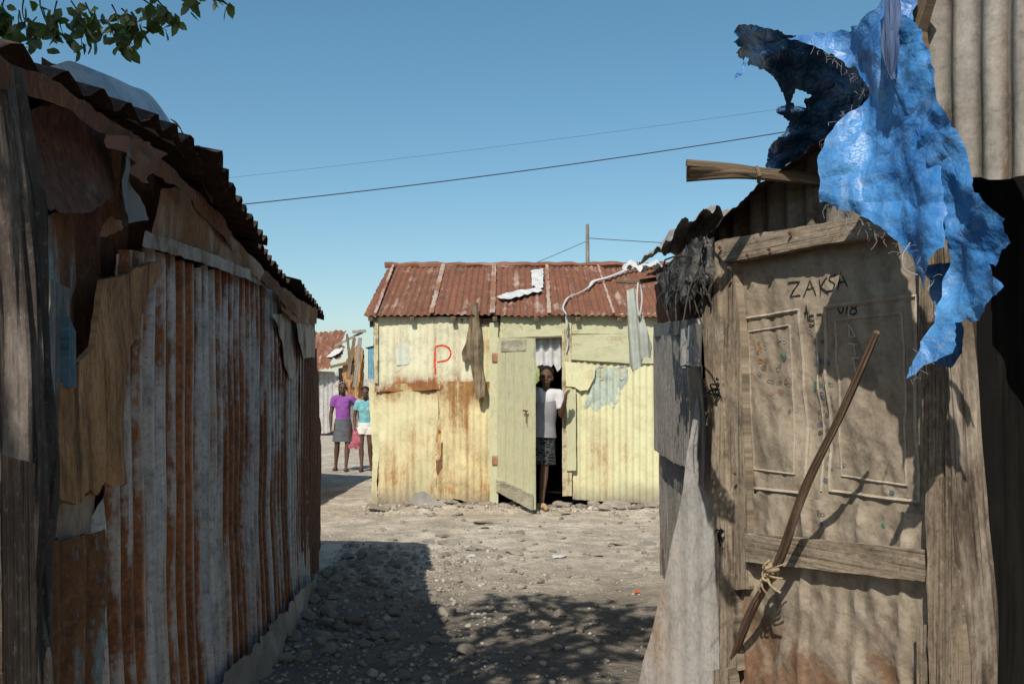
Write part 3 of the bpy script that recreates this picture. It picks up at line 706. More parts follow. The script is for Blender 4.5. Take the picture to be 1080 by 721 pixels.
Y('faded_paint', M_BLUEP, [(621, 389), (634, 386), (650, 388), (662, 386), (661, 404), (654, 416), (648, 432), (640, 424), (630, 433), (622, 428), (616, 431), (620, 410)], off=.0035, pitch=.076, amp=.009, gs=.05, jag=.03, edge=.012, wob=.018, seed=25)
ribbons('painted_letter', [arc(634, 393, 5.5, 7, 20, 380, 14), arc(656, 393, 5, 7, 30, 370, 14)], .012, plain('grey_green_paint', (.33, .40, .37), .2), FP, .016, ys)
# posts, header boards
def vb(x, y0, y1, wpx, mt, off, seed, t=.03, name='post', lean=0.0, chip=.01): return board(name, mt, FP.px(x + lean, y1, off), FP.px(x, y0, off), wpx * FY / F, t, FP.n, ys, seed=seed, jag=.004, chip=chip)
vb(521, 340, 537, 9, M_YW, .022, 31); vb(597.5, 332, 522, 10, M_YW2, .02, 32, name='door_post', lean=.5); vb(602, 410, 496, 10, M_YW, .055, 33, .02, 'lath', lean=.5)
vb(397, 336, 404, 4, M_YW2, .03, 34)
Y('header_board', M_YWH, [(528, 334), (596, 332), (596, 354), (528, 356)], off=.03, gs=.05, thick=.02, jag=.004, seed=35)
ribbons('header_trim', [[(528, 357), (594, 355)]], .02, M_OLDW, FP, .034, ys)
Y('header_board', M_YWH, [(600, 333), (664, 330), (720, 330), (720, 352), (600, 352)], off=.03, gs=.05, thick=.015, jag=.003, seed=36)
Y('header_board', M_YWH, [(599, 353), (664, 352), (720, 352), (720, 383), (664, 383), (599, 379)], off=.036, gs=.05, thick=.015, jag=.004, wob=.008, seed=37)
Y('hanging_flap', M_Y3, [(596, 381), (628, 385), (627, 398), (620, 411), (612, 412), (606, 408), (597, 407)], off=.06, gs=.025, jag=.006, wob=.012, seed=38, fn=lambda u, v: .05 * max(0, (1.36 - v)) / .2)
Y('wall_sheet', M_Y3, [(505, 336), (529, 336), (529, 404), (505, 404)], off=.004, amp=.005, seed=39, **rib)['label'] = 'short sheet behind the hanging trousers'
# dark foot gaps filled with broken stone are rubble; door
hinge = Vector(((525 - CX) / F * FY, FY - .045, 0)); ang = math.radians(57); dd = Vector((math.cos(ang), -math.sin(ang), 0)); DO = PL(hinge, dd)
door = sheet('door', M_YW, DO, [(0, .20), (.73, .05), (.73, 1.90), (0, 1.95)], ys, px=False, off=0, gs=.05, jag=.004, wob=.006, thick=.025, seed=41)
for k in (1, 2, 3): board('door_plank', M_YW, DO.P(.09 + .18 * k, .22 - .035 * k, .0), DO.P(.09 + .18 * k, 1.91 - .012 * k, .0), .165, .012, DO.n, door, seed=42 + k, jag=.003, chip=.012)
board('door_plank', M_YW, DO.P(.09, .2, 0), DO.P(.09, 1.90, 0), .165, .012, DO.n, door, seed=42, jag=.003, chip=.012)
sheet('door_patch', M_GRYH, DO, [(.10, 1.78), (.60, 1.77), (.61, 1.89), (.1, 1.9)], door, px=False, off=.02, gs=.03, thick=.006, jag=.004, seed=44)
o = sheet('foot_rail', M_GRYH, DO, [(.01, .20), (.74, .05), (.74, .22), (.01, .34)], door, px=False, off=.035, gs=.03, thick=.02, jag=.006, seed=45)
hb = MB(); hb.tube([DO.P(.60, 1.12, .02), DO.P(.60, 1.12, .05), DO.P(.68, 1.115, .05)], .010, 8); hb.tube([DO.P(.66, 1.12, .05), DO.P(.65, .98, .045)], .006, 6); hb.build('latch', M_RUSTW, door)
for zz in (.55, 1.72):
    o = MB(); o.box(hinge + Vector((.0, -.02, zz)), (.13, 0, 0), (0, .012, 0), (0, 0, .10)); o.build('hinge', M_TAN, door)

# roof
RB = Vector((0, FY - .13, 2.185)); RS = (13.35 - FY + .13, 3.03 - 2.185); RP = PL(RB, (1, 0, 0), (0, RS[0], RS[1])); RL = math.hypot(*RS)
def roof_sheet(pa, pb, off, seed):
    P = [(pa[0], 334.5), (pb[0], 333), (pb[1], 279), (pa[1], 283)]
    q = [RP.uv(x, y) for x, y in P]; q[2] = (q[2][0], RL + .02); q[3] = (q[3][0], RL + .02); q[0] = (q[0][0], .0 + .02 * math.sin(seed)); q[1] = (q[1][0], .015 * math.cos(seed))
    sheet('roof_sheet', M_RROOF, RP, q, ys, px=False, off=off, pitch=.076, amp=.010, gs=.1, jag=.012, wob=.010, seed=seed)
cuts = [(383, 409), (456, 468), (520, 521), (579, 577), (647, 631), (790, 745)]
for k in range(5): roof_sheet((cuts[k][0] - (1 if k else 0), cuts[k][1]), (cuts[k + 1][0] + 4, cuts[k + 1][1] + 3), .014 * (k % 2), 50 + k)
for k, (a, b, w) in enumerate([(396, 414, .035), (455, 467, .055), (519.5, 521, .06), (579, 577, .045), (647, 631, .03)]):
    p = RP.uv(a, 333); q = RP.uv(b, 284)
    sheet('sheet_edge', M_SEAM, RP, [(p[0] - w / 2, .0), (p[0] + w / 2, .0), (q[0] + w / 2, RL), (q[0] - w / 2, RL)], ys, px=False, off=.040, gs=.03, jag=.012, wob=.003, seed=60 + k)
RP2 = PL((0, 15.5, 2.0), (-1, 0, 0), (0, 13.35 - 15.5, 1.03)); L2 = math.hypot(2.15, 1.03)
sheet('roof_sheet', M_RROOF, RP2, [(-XR - .1, 0), (1.66, 0), (1.66, L2), (-XR - .1, L2)], ys, px=False, pitch=.076, amp=.01, gs=.14, seed=66)
rc = MB(); rc.tube([(XL - .12 + .1 * k, 13.34 + .02 * math.sin(k), 3.045 + .008 * math.sin(k * 2.1)) for k in range(40)], [.045] * 40, 8, .3, 2); rc.build('ridge_cap', M_RROOF, ys)
# pale torn ridge edge on the left, rafters below the eave
for k in range(8):
    x = XL - .02 + k * .47; b = Vector((x, FY - .12, 2.13)); board('rafter', M_OLDW, b, b + Vector((0, RS[0], RS[1])) * .97, .05, .04, (0, -.38, .92), ys, seed=70 + k)
sheet('fascia', M_OLDW, FP, [(390, 337), (660, 334), (720, 334), (720, 341), (660, 341), (390, 345)], ys, off=.012, gs=.05, jag=.012, seed=79, thick=.01)

# plastic scraps and the twisted strip on the roof: things of their own
def on_roof(name, poly, off, seed, label, cat, mat=None, **k):
    return tag(sheet(name, mat or M_WHITEC, RP, poly, None, off=off, gs=.03, jag=.014, wob=.02, wsc=8, seed=seed, **k), label, cat)
on_roof('plastic_scrap', [(560, 284), (573, 282), (573, 302), (566, 304), (561, 300)], .055, 1, 'upright white plastic scrap near the middle of the rusty roof', 'scrap')
on_roof('plastic_scrap', [(524, 313), (536, 308), (552, 305), (570, 302), (572, 306), (556, 310), (540, 315), (528, 315)], .05, 2, 'long white plastic scrap lying slantwise on the rusty roof', 'scrap')
tw = MB(); pts = [RP.px(a, b, .05) for a, b in [(597, 331), (594, 324), (599, 314), (612, 308), (622, 302), (626, 297), (640, 293), (655, 287), (668, 283), (690, 279)]]
tw.tube(pts, [.007, .010, .012, .009, .017, .022, .026, .026, .03, .03], 10, .8, 4, sub=6, flat=.55)
tw.tube([FP.px(597, 331, .16), FP.px(598, 344, .14), FP.px(597, 352, .10), FP.px(599, 362, .08), FP.px(597, 372, .07)], [.010, .013, .009, .012, .007], 8, .5, 6, sub=3)
tag(tw.build('twisted_cloth', M_WHITEC), 'twisted strip of white cloth trailing down the rusty roof beside the door', 'cloth strip')

# trousers, door curtain, slab, litter
M_TRO = cloth('olive_brown_cloth', (.15, .115, .07), (.22, .175, .115), 10)
tag(sheet('trousers', M_TRO, FP, [(498, 320), (504, 319), (505, 332), (507, 350), (506, 370), (508, 386), (512, 404), (511, 418), (503, 421), (500, 404), (496, 384), (493, 377), (492, 382), (488, 381), (487, 372), (491, 362), (494, 346)], None, off=.13, gs=.022, jag=.005, wob=.012, wsc=9, thick=.02, seed=81,
          fn=lambda u, v: .02 * math.sin(u * 75 + v * 3) + .02 * math.sin(v * 11)), 'brown trousers hung from the eave beside the red letter', 'trousers')
M_GRN = cloth('green_curtain', (.24, .29, .11), (.40, .45, .2), 9)
tag(sheet('door_curtain', M_WHITEC, FP, [(560, 356), (594, 355), (593, 386), (588, 392), (584, 384), (578, 389), (572, 384), (560, 388)], None, off=-.09, gs=.02, jag=.008, wob=.01, seed=82, fn=lambda u, v: .025 * math.sin(u * 60)), 'short white curtain across the top of the dark doorway', 'curtain')
tag(sheet('door_curtain', M_GRN, FP, [(556, 374), (588, 372), (584, 384), (574, 389), (570, 400), (562, 408), (556, 408)], None, off=-.13, gs=.02, jag=.006, wob=.01, seed=83, fn=lambda u, v: .02 * math.sin(u * 70 + v * 20)), 'green curtain tucked behind the white one in the doorway', 'curtain')
SLP = PL((0, 11.12, 0), (1, 0, 0), (0, .22, 1))
slab = sheet('stone_slab', plain('slab_stone', (.24, .225, .20), .3, 6, .9, .2, .5), SLP, [(432, 534), (437, 520), (447, 518), (470, 533), (472, 538), (452, 545), (436, 545)], None, off=.02, gs=.03, jag=.012, wob=.012, thick=.07, seed=84)
tag(slab, 'broken grey stone slab leaning on the foot of the yellow shack', 'slab')
M_ORG = plain('orange_plastic', (.5, .13, .05), .2)
def scrap(px, py, w, h, mat, label, seed):
    x, y = gp(px, py); p = PL((x, y, gz(x, y) + .012), (1, .2, .05), (0, 1, .12))
    tag(sheet('litter_scrap', mat, p, [(-w, -h), (w * .8, -h * .7), (w, h * .8), (-w * .3, h), (-w, h * .3)], None, px=False, gs=.012, jag=.006, wob=.012, wsc=16, seed=seed), label, 'litter')
scrap(590, 585, .055, .06, M_WHITEC, 'crumpled white plastic scrap on the open lane', 1); scrap(672, 623, .025, .03, M_ORG, 'small orange scrap on the lane near the right shack', 2)
scrap(497, 587, .03, .04, M_WHITEC, 'small pale scrap beside a stone on the open lane', 3)

# ------------------------------------------------------------------ pole and wires behind
def g0(px, Yd): return Vector(((px - CX) / F * Yd, Yd, 0))
mb = MB(); a = g0(619.5, 17); mb.tube([a, a + Vector((.01, 0, 2)), a + Vector((0, 0, 4.25))], [.045, .04, .028], 10, .2, 1, sub=3); pole = mb.build('utility_pole', M_GRYW); tag(pole, 'thin grey wooden pole rising behind the rusty roof', 'pole')
hid = []
for px, top, lab in ((150, 4.3, 'grey wooden pole hidden behind the left shack that carries the wires'), (925, 5.3, 'grey wooden pole hidden behind the right shack that carries the wires')):
    mb = MB(); a = g0(px, 13.5); mb.tube([a, a + Vector((0, 0, top / 2)), a + Vector((0, 0, top))], [.08, .07, .06], 10, .15, 2, sub=3); tag(mb.build('utility_pole', M_GRYW), lab, 'pole')
M_WIRE = plain('wire_black', (.035, .035, .037), .1)
def wire(pa, pb, sag, r, label):
    mb = MB(); pts = [pa.lerp(pb, i / 30) - Vector((0, 0, sag * 4 * (i / 30) * (1 - i / 30))) for i in range(31)]; mb.tube(pts, r, 5); tag(mb.build('overhead_wire', M_WIRE), label, 'wire')
wire(at(150, 226, 13.5), at(925, 123, 13.5), .10, .0075, 'thick dark lower wire crossing the sky between the shacks')
wire(at(150, 197, 13.5), at(925, 100, 13.5), .06, .0018, 'thin upper wire crossing the sky between the shacks')
wire(at(619.5, 251, 17), at(925, 262, 15), .04, .006, 'thin wire running right from the pole behind the rusty roof')
wire(at(619.5, 254, 17), at(430, 330, 20), .03, .005, 'thin wire dropping left from the pole behind the rusty roof')
# ------------------------------------------------------------------ RIGHT SHACK
rs = empty('plank_shack', (1.6, 3.6, 0), 'shack on the right with a barred tan metal door, patched with boards, sheets and netting', 'shack')
D = lambda name, mat, poly, par=None, **k: sheet(name, mat, DP, poly, par or rs, **k)
# tan dusty embossed door sheet
def door_mat():
    m = M('tan_door_sheet', .62, 0, .35); uv = m.uvc(); x = m.sep(uv)
    n = m.noise(uv, 3.0, 7, .65, .3); f = m.noise(uv, 28, 5, .7); st = m.noise(m.map(uv, (6, .8, 1)), 2, 5, .6)
    c = m.mix(m.ramp(n, [(.25, 0.0), (.75, 1.0)]), (.25, .203, .15), (.335, .278, .208))
    c = m.mix(m.ramp(f, [(.5, 0.0), (.75, .6)]), c, (.40, .335, .255)); c = m.mix(m.ramp(f, [(.26, .7), (.4, 0.0)]), c, (.12, .088, .058))
    low = m.math('SUBTRACT', 1.0, m.math('DIVIDE', x[1], .75), clamp=True)
    k = m.math('ADD', m.math('MULTIPLY', m.noise(uv, 6, 7, .7, .8), .7), m.math('MULTIPLY', low, .42))
    pt = m.ramp(m.geo('Pointiness'), [(.455, .85), (.492, 0.0)]); c = m.mix(pt, c, (.085, .062, .042)); c = m.mix(m.ramp(m.geo('Pointiness'), [(.508, 0.0), (.55, .5)]), c, (.46, .40, .32))  # wrinkle shading painted into the colour: darker creases, paler ridges
    c = m.mix(m.ramp(k, [(.46, 0.0), (.58, .85)]), c, m.mix(f, (.13, .06, .03), (.22, .11, .055)))
    c = m.mix(m.ramp(m.noise(uv, 2.2, 4), [(.5, 0.0), (.75, .35)]), c, (.37, .305, .22))
    m.set('Base Color', m.grunge(c, uv, .42)); rg_ = lambda sc: m.math('ABSOLUTE', m.math('SUBTRACT', m.noise(uv, sc, 3, .6, .5), .5)); m.bump(m.math('ADD', m.math('MULTIPLY', f, .25), m.math('ADD', m.math('MULTIPLY', rg_(7), -2.2), m.math('MULTIPLY', rg_(16), -1.0))), .42, .010); return m.m
M_DOOR = door_mat()
M_DW = wood('dusty_tan_wood', (.18, .138, .096), (.29, .23, .165), (.40, .33, .245), seed=21, grain=20, bump=1.0, gr=.85)
M_DWH = wood('dusty_tan_rail', (.18, .138, .096), (.29, .23, .165), (.40, .33, .245), seed=25, grain=20, bump=1.0, along='u', gr=.85)
M_BW = wood('brown_door_board', (.10, .07, .046), (.21, .16, .11), (.33, .265, .19), seed=22, grain=22, bump=1.0, gr=.9)
M_LOG = wood('rough_pale_log', (.035, .024, .016), (.12, .088, .062), (.33, .28, .22), seed=23, grain=4, bump=1.0)
M_GBARK = wood('grey_weathered_sheet', (.13, .112, .09), (.29, .255, .21), (.48, .43, .36), seed=24, grain=12, bump=.8)
M_LEAN = metal('pale_dusty_sheet', (.42, .395, .36), (.56, .53, .49), .24, (.18, .11, .065), (.36, .25, .16), seed=21, spots=1.0, met=0, streak=1.6, blotch=1.4, rough=.7)
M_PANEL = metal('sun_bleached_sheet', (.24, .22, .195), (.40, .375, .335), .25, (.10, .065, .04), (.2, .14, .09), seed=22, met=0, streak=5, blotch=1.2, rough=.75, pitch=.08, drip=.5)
M_DGREY = metal('dark_grey_sheet', (.12, .108, .092), (.25, .225, .19), .4, (.04, .028, .02), (.10, .06, .035), seed=23, met=.1, streak=6)
def crease(u, v):
    a = lambda x, y, z: abs(noise.noise(Vector((x, y, z))))
    d = .020 * a(u * 3.0 + v * 1.2, v * 2.4, 3.3) + .016 * a(u * 6 - v * 2.5, v * 4 + u * 2, 8.1) + .011 * a(u * 13 + v * 3, v * 5, 1.1) + .006 * a(u * 22 - v * 14, v * 20 + u * 9, 5.2)
    return .013 - 1.35 * d
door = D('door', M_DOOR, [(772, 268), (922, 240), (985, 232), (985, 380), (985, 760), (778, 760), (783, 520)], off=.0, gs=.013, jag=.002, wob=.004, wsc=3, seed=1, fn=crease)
RIDG = [DP.uv(x, 640)[0] for x in (853, 910, 958)]
# the folded crack across the door and the lower sheet
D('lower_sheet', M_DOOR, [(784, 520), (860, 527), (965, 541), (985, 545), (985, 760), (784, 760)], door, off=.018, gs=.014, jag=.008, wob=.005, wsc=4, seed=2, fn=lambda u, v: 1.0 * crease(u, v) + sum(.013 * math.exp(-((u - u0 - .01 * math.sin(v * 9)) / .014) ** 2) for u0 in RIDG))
DB0 = surf([door])
# embossed mouldings
def moulding(pts, w, parent, off=.012, closed=True):
    mb = MB(); P = pts + [pts[0]] if closed else pts
    q = [DP.px(x, y, off) for x, y in P]
    for a, b in zip(q, q[1:]): mb.tube([onto(DB0, DP, a.lerp(b, i / 14), w * .35) for i in range(15)], w, 4, 0)
    mb.uv = [((Vector(p) - DP.o).dot(DP.u), max(.9, (Vector(p) - DP.o).dot(DP.v))) for p in mb.v]
    return mb.build('moulding', M_DOOR, parent, smooth=False)
moulding([(778, 337), (842, 327), (848, 521), (784, 514)], .0065, door); moulding([(787, 350), (832, 343), (837, 500), (792, 495)], .004, door, .010)
moulding([(868, 324), (962, 312), (966, 530), (872, 518)], .006, door); moulding([(880, 338), (950, 329), (954, 512), (884, 502)], .004, door, .010)
moulding([(858, 330), (864, 518)], .004, door, .010, False)
D('mid_rail', M_DWH, [(786, 562), (974, 580), (974, 613), (787, 592)], door, off=.056, gs=.03, jag=.003, wob=.003, thick=.022, seed=5)
# handwriting, chalk and stamps on the door
M_INK = plain('black_marker', (.016, .014, .013), .1); M_CHALK = plain('white_chalk', (.50, .48, .44), .1)
let = [[(827, 298), (840, 296.5), (829, 313), (841, 311)], [(844, 313), (850, 295), (856, 311)], [(846, 305), (854, 303)], [(859, 294), (860.5, 311)], [(868, 292), (860, 302), (870, 309)],
       [(877, 289), (871, 291), (870, 295), (876, 299), (874, 306), (868, 307)], [(879, 305), (882, 287), (889, 302)], [(879, 298), (887, 296.5)],
       [(845, 335), (847, 321), (848.5, 338)], [(844, 330), (850, 329)], [(856, 332), (850, 333), (850, 337), (855, 338), (854, 343), (849, 342)], [(857, 331.5), (862, 331)],
       arc(884, 325, 3, 5, 0, 360, 8), [(890, 319), (890, 331)], arc(896, 322, 2.5, 3, 0, 360, 8), arc(896, 328, 3, 3.2, 0, 360, 8)]
DBV = surf([door] + [c for c in door.children if c.name.startswith('lower_sheet')])
ribbons('handwriting', let, .0055, M_INK, DP, .020, door, DBV, n=6)
ribbons('chalk_writing', [[(891, 342), (891, 355), (899, 355), (891, 342)], [(890, 362), (900, 363)], [(895, 363), (896, 374)], [(893, 377), (900, 377)], [(893, 377), (895, 392), (901, 391)], [(892, 328), (893, 337)]], .005, M_CHALK, DP, .020, door, DBV, n=6)
MS = [plain('stamp_ink', c, .3, 40) for c in ((.26, .14, .06), (.09, .13, .20), (.07, .19, .13), (.11, .10, .09), (.24, .14, .10), (.32, .29, .25))]
st = MB(); rr = random.Random(8)
def stamp(x, y, w, h, k):
    for q in range(rr.randint(2, 4)):
        cx, cy = x + rr.uniform(-w, w) * .6, y + rr.uniform(-h, h) * .6; n = rr.randint(4, 7); a0 = rr.uniform(0, 6)
        pts = [DP.px(cx + math.cos(a0 + i / n * 6.28) * w * rr.uniform(.25, .55), cy + math.sin(a0 + i / n * 6.28) * h * rr.uniform(.25, .55), .0195) for i in range(n + 1)]; pts = [onto(DBV, DP, p, .002) for p in pts]; pts[-1] = pts[0]
        st.ribbon(pts, .0025 if rr.random() < .75 else .005, DP.n, k)
for y in (362, 368, 374): stamp(796, y, 3, 5, 0)
for x, y, k in [(804, 363, 5), (814, 358, 5), (821, 358, 5), (796, 382, 0), (802, 381, 0), (796, 397, 1), (808, 401, 3), (816, 400, 4), (826, 403, 4), (810, 417, 4), (818, 414, 4), (822, 375, 2), (815, 387, 3), (800, 389, 3), (825, 434, 3)]: stamp(x, y, 4.5, 5, k)
for x, y, k in [(851, 350, 5), (854, 359, 3), (863, 358, 3), (856, 370, 5), (853, 381, 1), (861, 380, 1), (868, 384, 3), (860, 396, 3), (855, 407, 2), (863, 407, 2), (870, 406, 2), (862, 416, 1), (868, 416, 1), (868, 425, 3), (858, 432, 3), (866, 438, 3), (856, 446, 1), (865, 453, 3),
                (856, 455, 3), (868, 484, 1), (876, 489, 5), (883, 491, 3), (868, 496, 1), (867, 508, 1), (937, 517, 1), (931, 554, 2), (866, 540, 3), (870, 552, 1), (860, 560, 4)]: stamp(x, y, 4.5, 4.5, k)
tag(st.build('stamped_pattern', MS, door, smooth=False), 'small coloured stamp marks')
# frame boards
def dpl(name, mt, poly, off, t, seed, jag=.004, **k): return D(name, mt, poly, off=off, gs=.03, jag=jag, wob=.004, thick=t, seed=seed, **k)
dpl('door_post', M_DW, [(737, 263), (757, 256), (760, 360), (770, 620), (778, 707), (760, 707), (750, 520), (742, 360)], .045, .045, 11)
dpl('door_post', M_DW, [(757, 258), (773, 270), (782, 360), (790, 621), (768, 622), (760, 460)], .036, .03, 12)
o = dpl('top_beam', M_DWH, [(746, 256), (762, 252), (922, 226), (935, 226), (940, 246), (925, 248), (763, 276)], .060, .04, 13)
dpl('door_post', M_BW, [(972, 380), (1012, 375), (1020, 520), (1026, 760), (984, 760), (978, 600)], .042, .03, 14)
dpl('door_post', M_BW, [(975, 505), (1008, 503), (1014, 600), (1018, 760), (980, 760), (977, 600)], .075, .03, 15, jag=.006)
dpl('lath', M_DW, [(966, 660), (977, 658), (980, 760), (968, 760)], .055, .02, 16)
dpl('lath', M_DW, [(752, 706), (768, 704), (776, 760), (750, 760)], .075, .04, 17)
dpl('door_post', M_BW, [(968, 232), (1014, 226), (1012, 385), (970, 390)], .038, .03, 18)
lg = MB(); q = lambda x, y, o: DP.px(x, y, o)
lg.tube([q(1029, 800, .0), q(1026, 660, .01), q(1019, 540, .02), q(1014, 450, .02), q(1010, 380, .02), q(1007, 300, .01), q(1005, 200, .0), q(1004, 90, .0)], [.060, .055, .050, .045, .042, .04, .04, .04], 72, .30, 2.2, sub=12, groove=.28)
lg.build('corner_log', M_LOG, rs)
nl = MB()
for x, y in ((770, 284), (757, 297), (789, 270), (812, 264), (834, 247), (748, 312), (1000, 701), (992, 560), (760, 262), (776, 500)): c = q(x, y, .064 if y > 290 or x < 770 else .066); nl.tube([c, c + DP.n * .008 + Vector((0, 0, .006))], .005, 6)
nl.build('nails', M_RUSTD, rs)
tw2 = MB(); rr = random.Random(3)
for k in range(6):
    c = q(757 + rr.uniform(-2, 2), 404 + rr.uniform(-6, 8), .055); tw2.tube([c, c + DP.n * .02 + Vector((rr.uniform(-.02, .02), 0, rr.uniform(-.02, .01))), c + Vector((rr.uniform(-.03, .03), 0, rr.uniform(-.05, 0))) + DP.n * .01], .003, 5, sub=3)
tw2.build('wire_tie', M_DARK, rs); tw2 = MB()
for k in range(8):
    c = q(745 + rr.uniform(-2, 2), 293, .055); tw2.tube([c, c + DP.n * .02 + Vector((rr.uniform(-.04, .05), 0, rr.uniform(-.05, .03))), c + Vector((rr.uniform(-.05, .06), 0, rr.uniform(-.13, 0))) + DP.n * .02], .003, 5, sub=3)
tw2.build('wire_tie', M_DARK, rs); tw2 = MB()
for k in range(6):
    c = q(762 + rr.uniform(-2, 2), 560, .06); tw2.tube([c, c + DP.n * .015 + Vector((0, 0, rr.uniform(-.02, .01))), c + Vector((rr.uniform(-.02, .02), 0, rr.uniform(-.05, 0))) + DP.n * .01], .003, 5, sub=3)
tw2.build('wire_tie', M_DARK, rs)
# gable infill, low roof
D('gable_sheet', M_DGREY, [(736, 270), (752, 246), (785, 212), (840, 168), (910, 130), (930, 150), (930, 255)], off=-.06, pitch=.085, amp=.012, gs=.04, seed=21)
RLN = [DP.uv(x, y, .08) for x, y in ((726, 266), (740, 254), (772, 222), (800, 196), (862, 150), (905, 112), (930, 90))]
RLN = [DP.P(u, v, .08) for u, v in RLN]; FAR = [Vector((.93, 6.98, 2.09)), Vector((1.02, 7.0, 2.10)), Vector((1.25, 7.05, 2.12)), Vector((1.5, 7.1, 2.2)), Vector((2.0, 7.1, 2.3)), Vector((2.6, 7.1, 2.35)), Vector((3.4, 7.1, 2.4))]
def low_roof(u, v, d):
    i = min(int(u), len(RLN) - 2); t = u - i
    a = RLN[i].lerp(RLN[i + 1], t); b = FAR[i].lerp(FAR[i + 1], t); return a.lerp(b, v / 3.6) + Vector((0, 0, d))
sheet('roof', M_ROOFD, up, [(0, 0), (6, 0), (6, 3.6), (0, 3.6)], rs, px=False, gs=.08, jag=.02, wob=.02, pos=low_roof, seed=22)
# taller bay: bleached ribbed sheet, side, roof
D('upper_sheet', M_PANEL, [(950, -60), (985, -90), (1230, -90), (1230, 172), (1150, 181), (1080, 186), (1046, 190), (1030, 186), (1012, 190), (990, 120), (968, 60)], off=.14, pitch=.08, amp=.013, gs=.03, jag=.006, wob=.010, wsc=2.0, seed=23)
for k, (a, b, w) in enumerate([((958, 70), (985, -20), .05), ((975, 60), (962, -30), .035), ((938, 30), (960, -20), .07)]): board('rafter', M_OLDW, DP.px(*a, .18), DP.px(*b, .20), w, .03, DP.n, rs, seed=80 + k)
Bp = DP.P(2.35, 0); Cp = Vector((4.3, 2.7, 0)); Dp = Vector((4.3, 7.2, 0)); Ep = Vector((1.02, 6.93, 0)); up0 = DP.P(.83, 0)
def wallq(a, b, h0, h1, mt, seed, z0=-.05):
    p = PL(a, b - a); L = (b - a).length; sheet('wall', mt, p, [(0.01, z0), (L - .01, z0), (L - .01, h1), (.01, h0)], rs, px=False, off=0, pitch=.1, amp=.012, gs=.1, seed=seed)
wallq(Bp, Cp, 2.7, 2.7, M_RUSTW, 31); wallq(Cp, Dp, 2.6, 2.4, M_RUSTW, 32); wallq(Dp, Ep, 2.4, 2.05, M_DGREY, 33)
ins = up0 - DP.n * 2.6
wallq(ins, up0 - DP.n * .02, 2.72, 2.72, M_DGREY, 34, 1.95)
hr = MB(); a = up0 + DP.n * .25 - DP.u * .06 + Vector((0, 0, 2.74)); b = Bp + DP.n * .25 + DP.u * .1 + Vector((0, 0, 2.74))
sheet('roof', M_ROOFD, up, [(0, 0), (1.7, 0), (1.7, 3.2), (0, 3.2)], rs, px=False, gs=.1, pitch=.13, amp=.015, seed=35, pos=lambda u, v, d: a + DP.u * u - DP.n * v + Vector((0, 0, d + .04 * v)))
# inner walls: near-black colour paints in the shade of the room behind the opening
iw = PL(DP.P(.80, 0, -.9), (.457, -.889, 0))
M_SHADEB = wood('shade_black_boards', (.003, .0025, .002), (.007, .006, .005), (.014, .012, .010), seed=44, grain=9, gr=0.0)
sheet('lining', M_SHADEB, iw, [(-.6, -.02), (1.8, -.02), (1.8, 2.7), (-.6, 2.7)], rs, px=False, off=-.35, gs=.2, seed=36)
D('lining', M_DARK, [(745, 300), (925, 245), (925, 130), (1050, 40), (1042, 780), (760, 780)], off=-.05, gs=.15, seed=37)  # black sheet standing in for the shade inside
ipp = PL(DP.P(1.02, 0, -1.3), DP.n); sheet('lining', M_SHADEB, ipp, [(0, -.02), (1.22, -.02), (1.22, 2.0), (0, 2.0)], rs, px=False, gs=.2, seed=38)
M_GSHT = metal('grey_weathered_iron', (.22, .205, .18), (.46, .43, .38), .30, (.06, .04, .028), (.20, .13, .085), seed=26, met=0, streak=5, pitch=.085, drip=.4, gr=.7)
# side wall along the lane
Rw = lambda name, mat, poly, **k: sheet(name, mat, RW, poly, rs, **k)
Rw('lining', M_DGREY, [(0, -.02), (3.42, -.02), (3.42, 1.72), (0, 2.04)], px=False, off=-.05, gs=.12, pitch=.1, amp=.01, seed=41)
o = Rw('wall_sheet', M_RUSTD, [(692, 300), (736, 282), (738, 340), (694, 348)], off=.0, pitch=.1, amp=.012, gs=.05, jag=.01, seed=42)
Rw('plank', M_GREY, [(689, 342), (736, 335), (738, 351), (689, 355)], off=.05, gs=.04, thick=.03, jag=.006, seed=43)
Rw('wall_sheet', M_GSHT, [(690, 354), (738, 350), (740, 440), (733, 500), (722, 492), (712, 488), (690, 474)], off=.04, gs=.05, jag=.010, wob=.012, wsc=1.4, pitch=.085, amp=.009, thick=.004, seed=44)
Rw('wall_sheet', M_GSHT, [(696, 478), (740, 485), (742, 600), (708, 640), (704, 612), (697, 540)], off=.0, gs=.05, jag=.012, wob=.014, wsc=1.6, pitch=.085, amp=.009, thick=.004, seed=45)
Rw('wall_sheet', M_DGREY, [(722, 360), (741, 352), (742, 520), (728, 500)], off=.06, gs=.05, jag=.012, wob=.03, seed=46)
# leaning pale sheet, a thing of its own, standing between the door post and the lane
LP = PL((.664, 3.4, 0), (.457, -.889, 0), (0, 0, 1))
ln = sheet('leaning_sheet', M_LEAN, DP, [(736, 402), (746, 398), (751, 500), (757, 640), (760, 790), (652, 790), (676, 716), (692, 652), (704, 600), (718, 530), (729, 455)], None, off=.012, gs=.04, jag=.003, wob=.005, wsc=2.0, thick=.004, seed=51, pitch=.085, amp=.0018,
           fn=lambda u, v: .03 * max(0, -u - .05))
tag(ln, 'smooth pale dusty metal sheet leaning beside the tan door, cut to a slant', 'metal sheet')
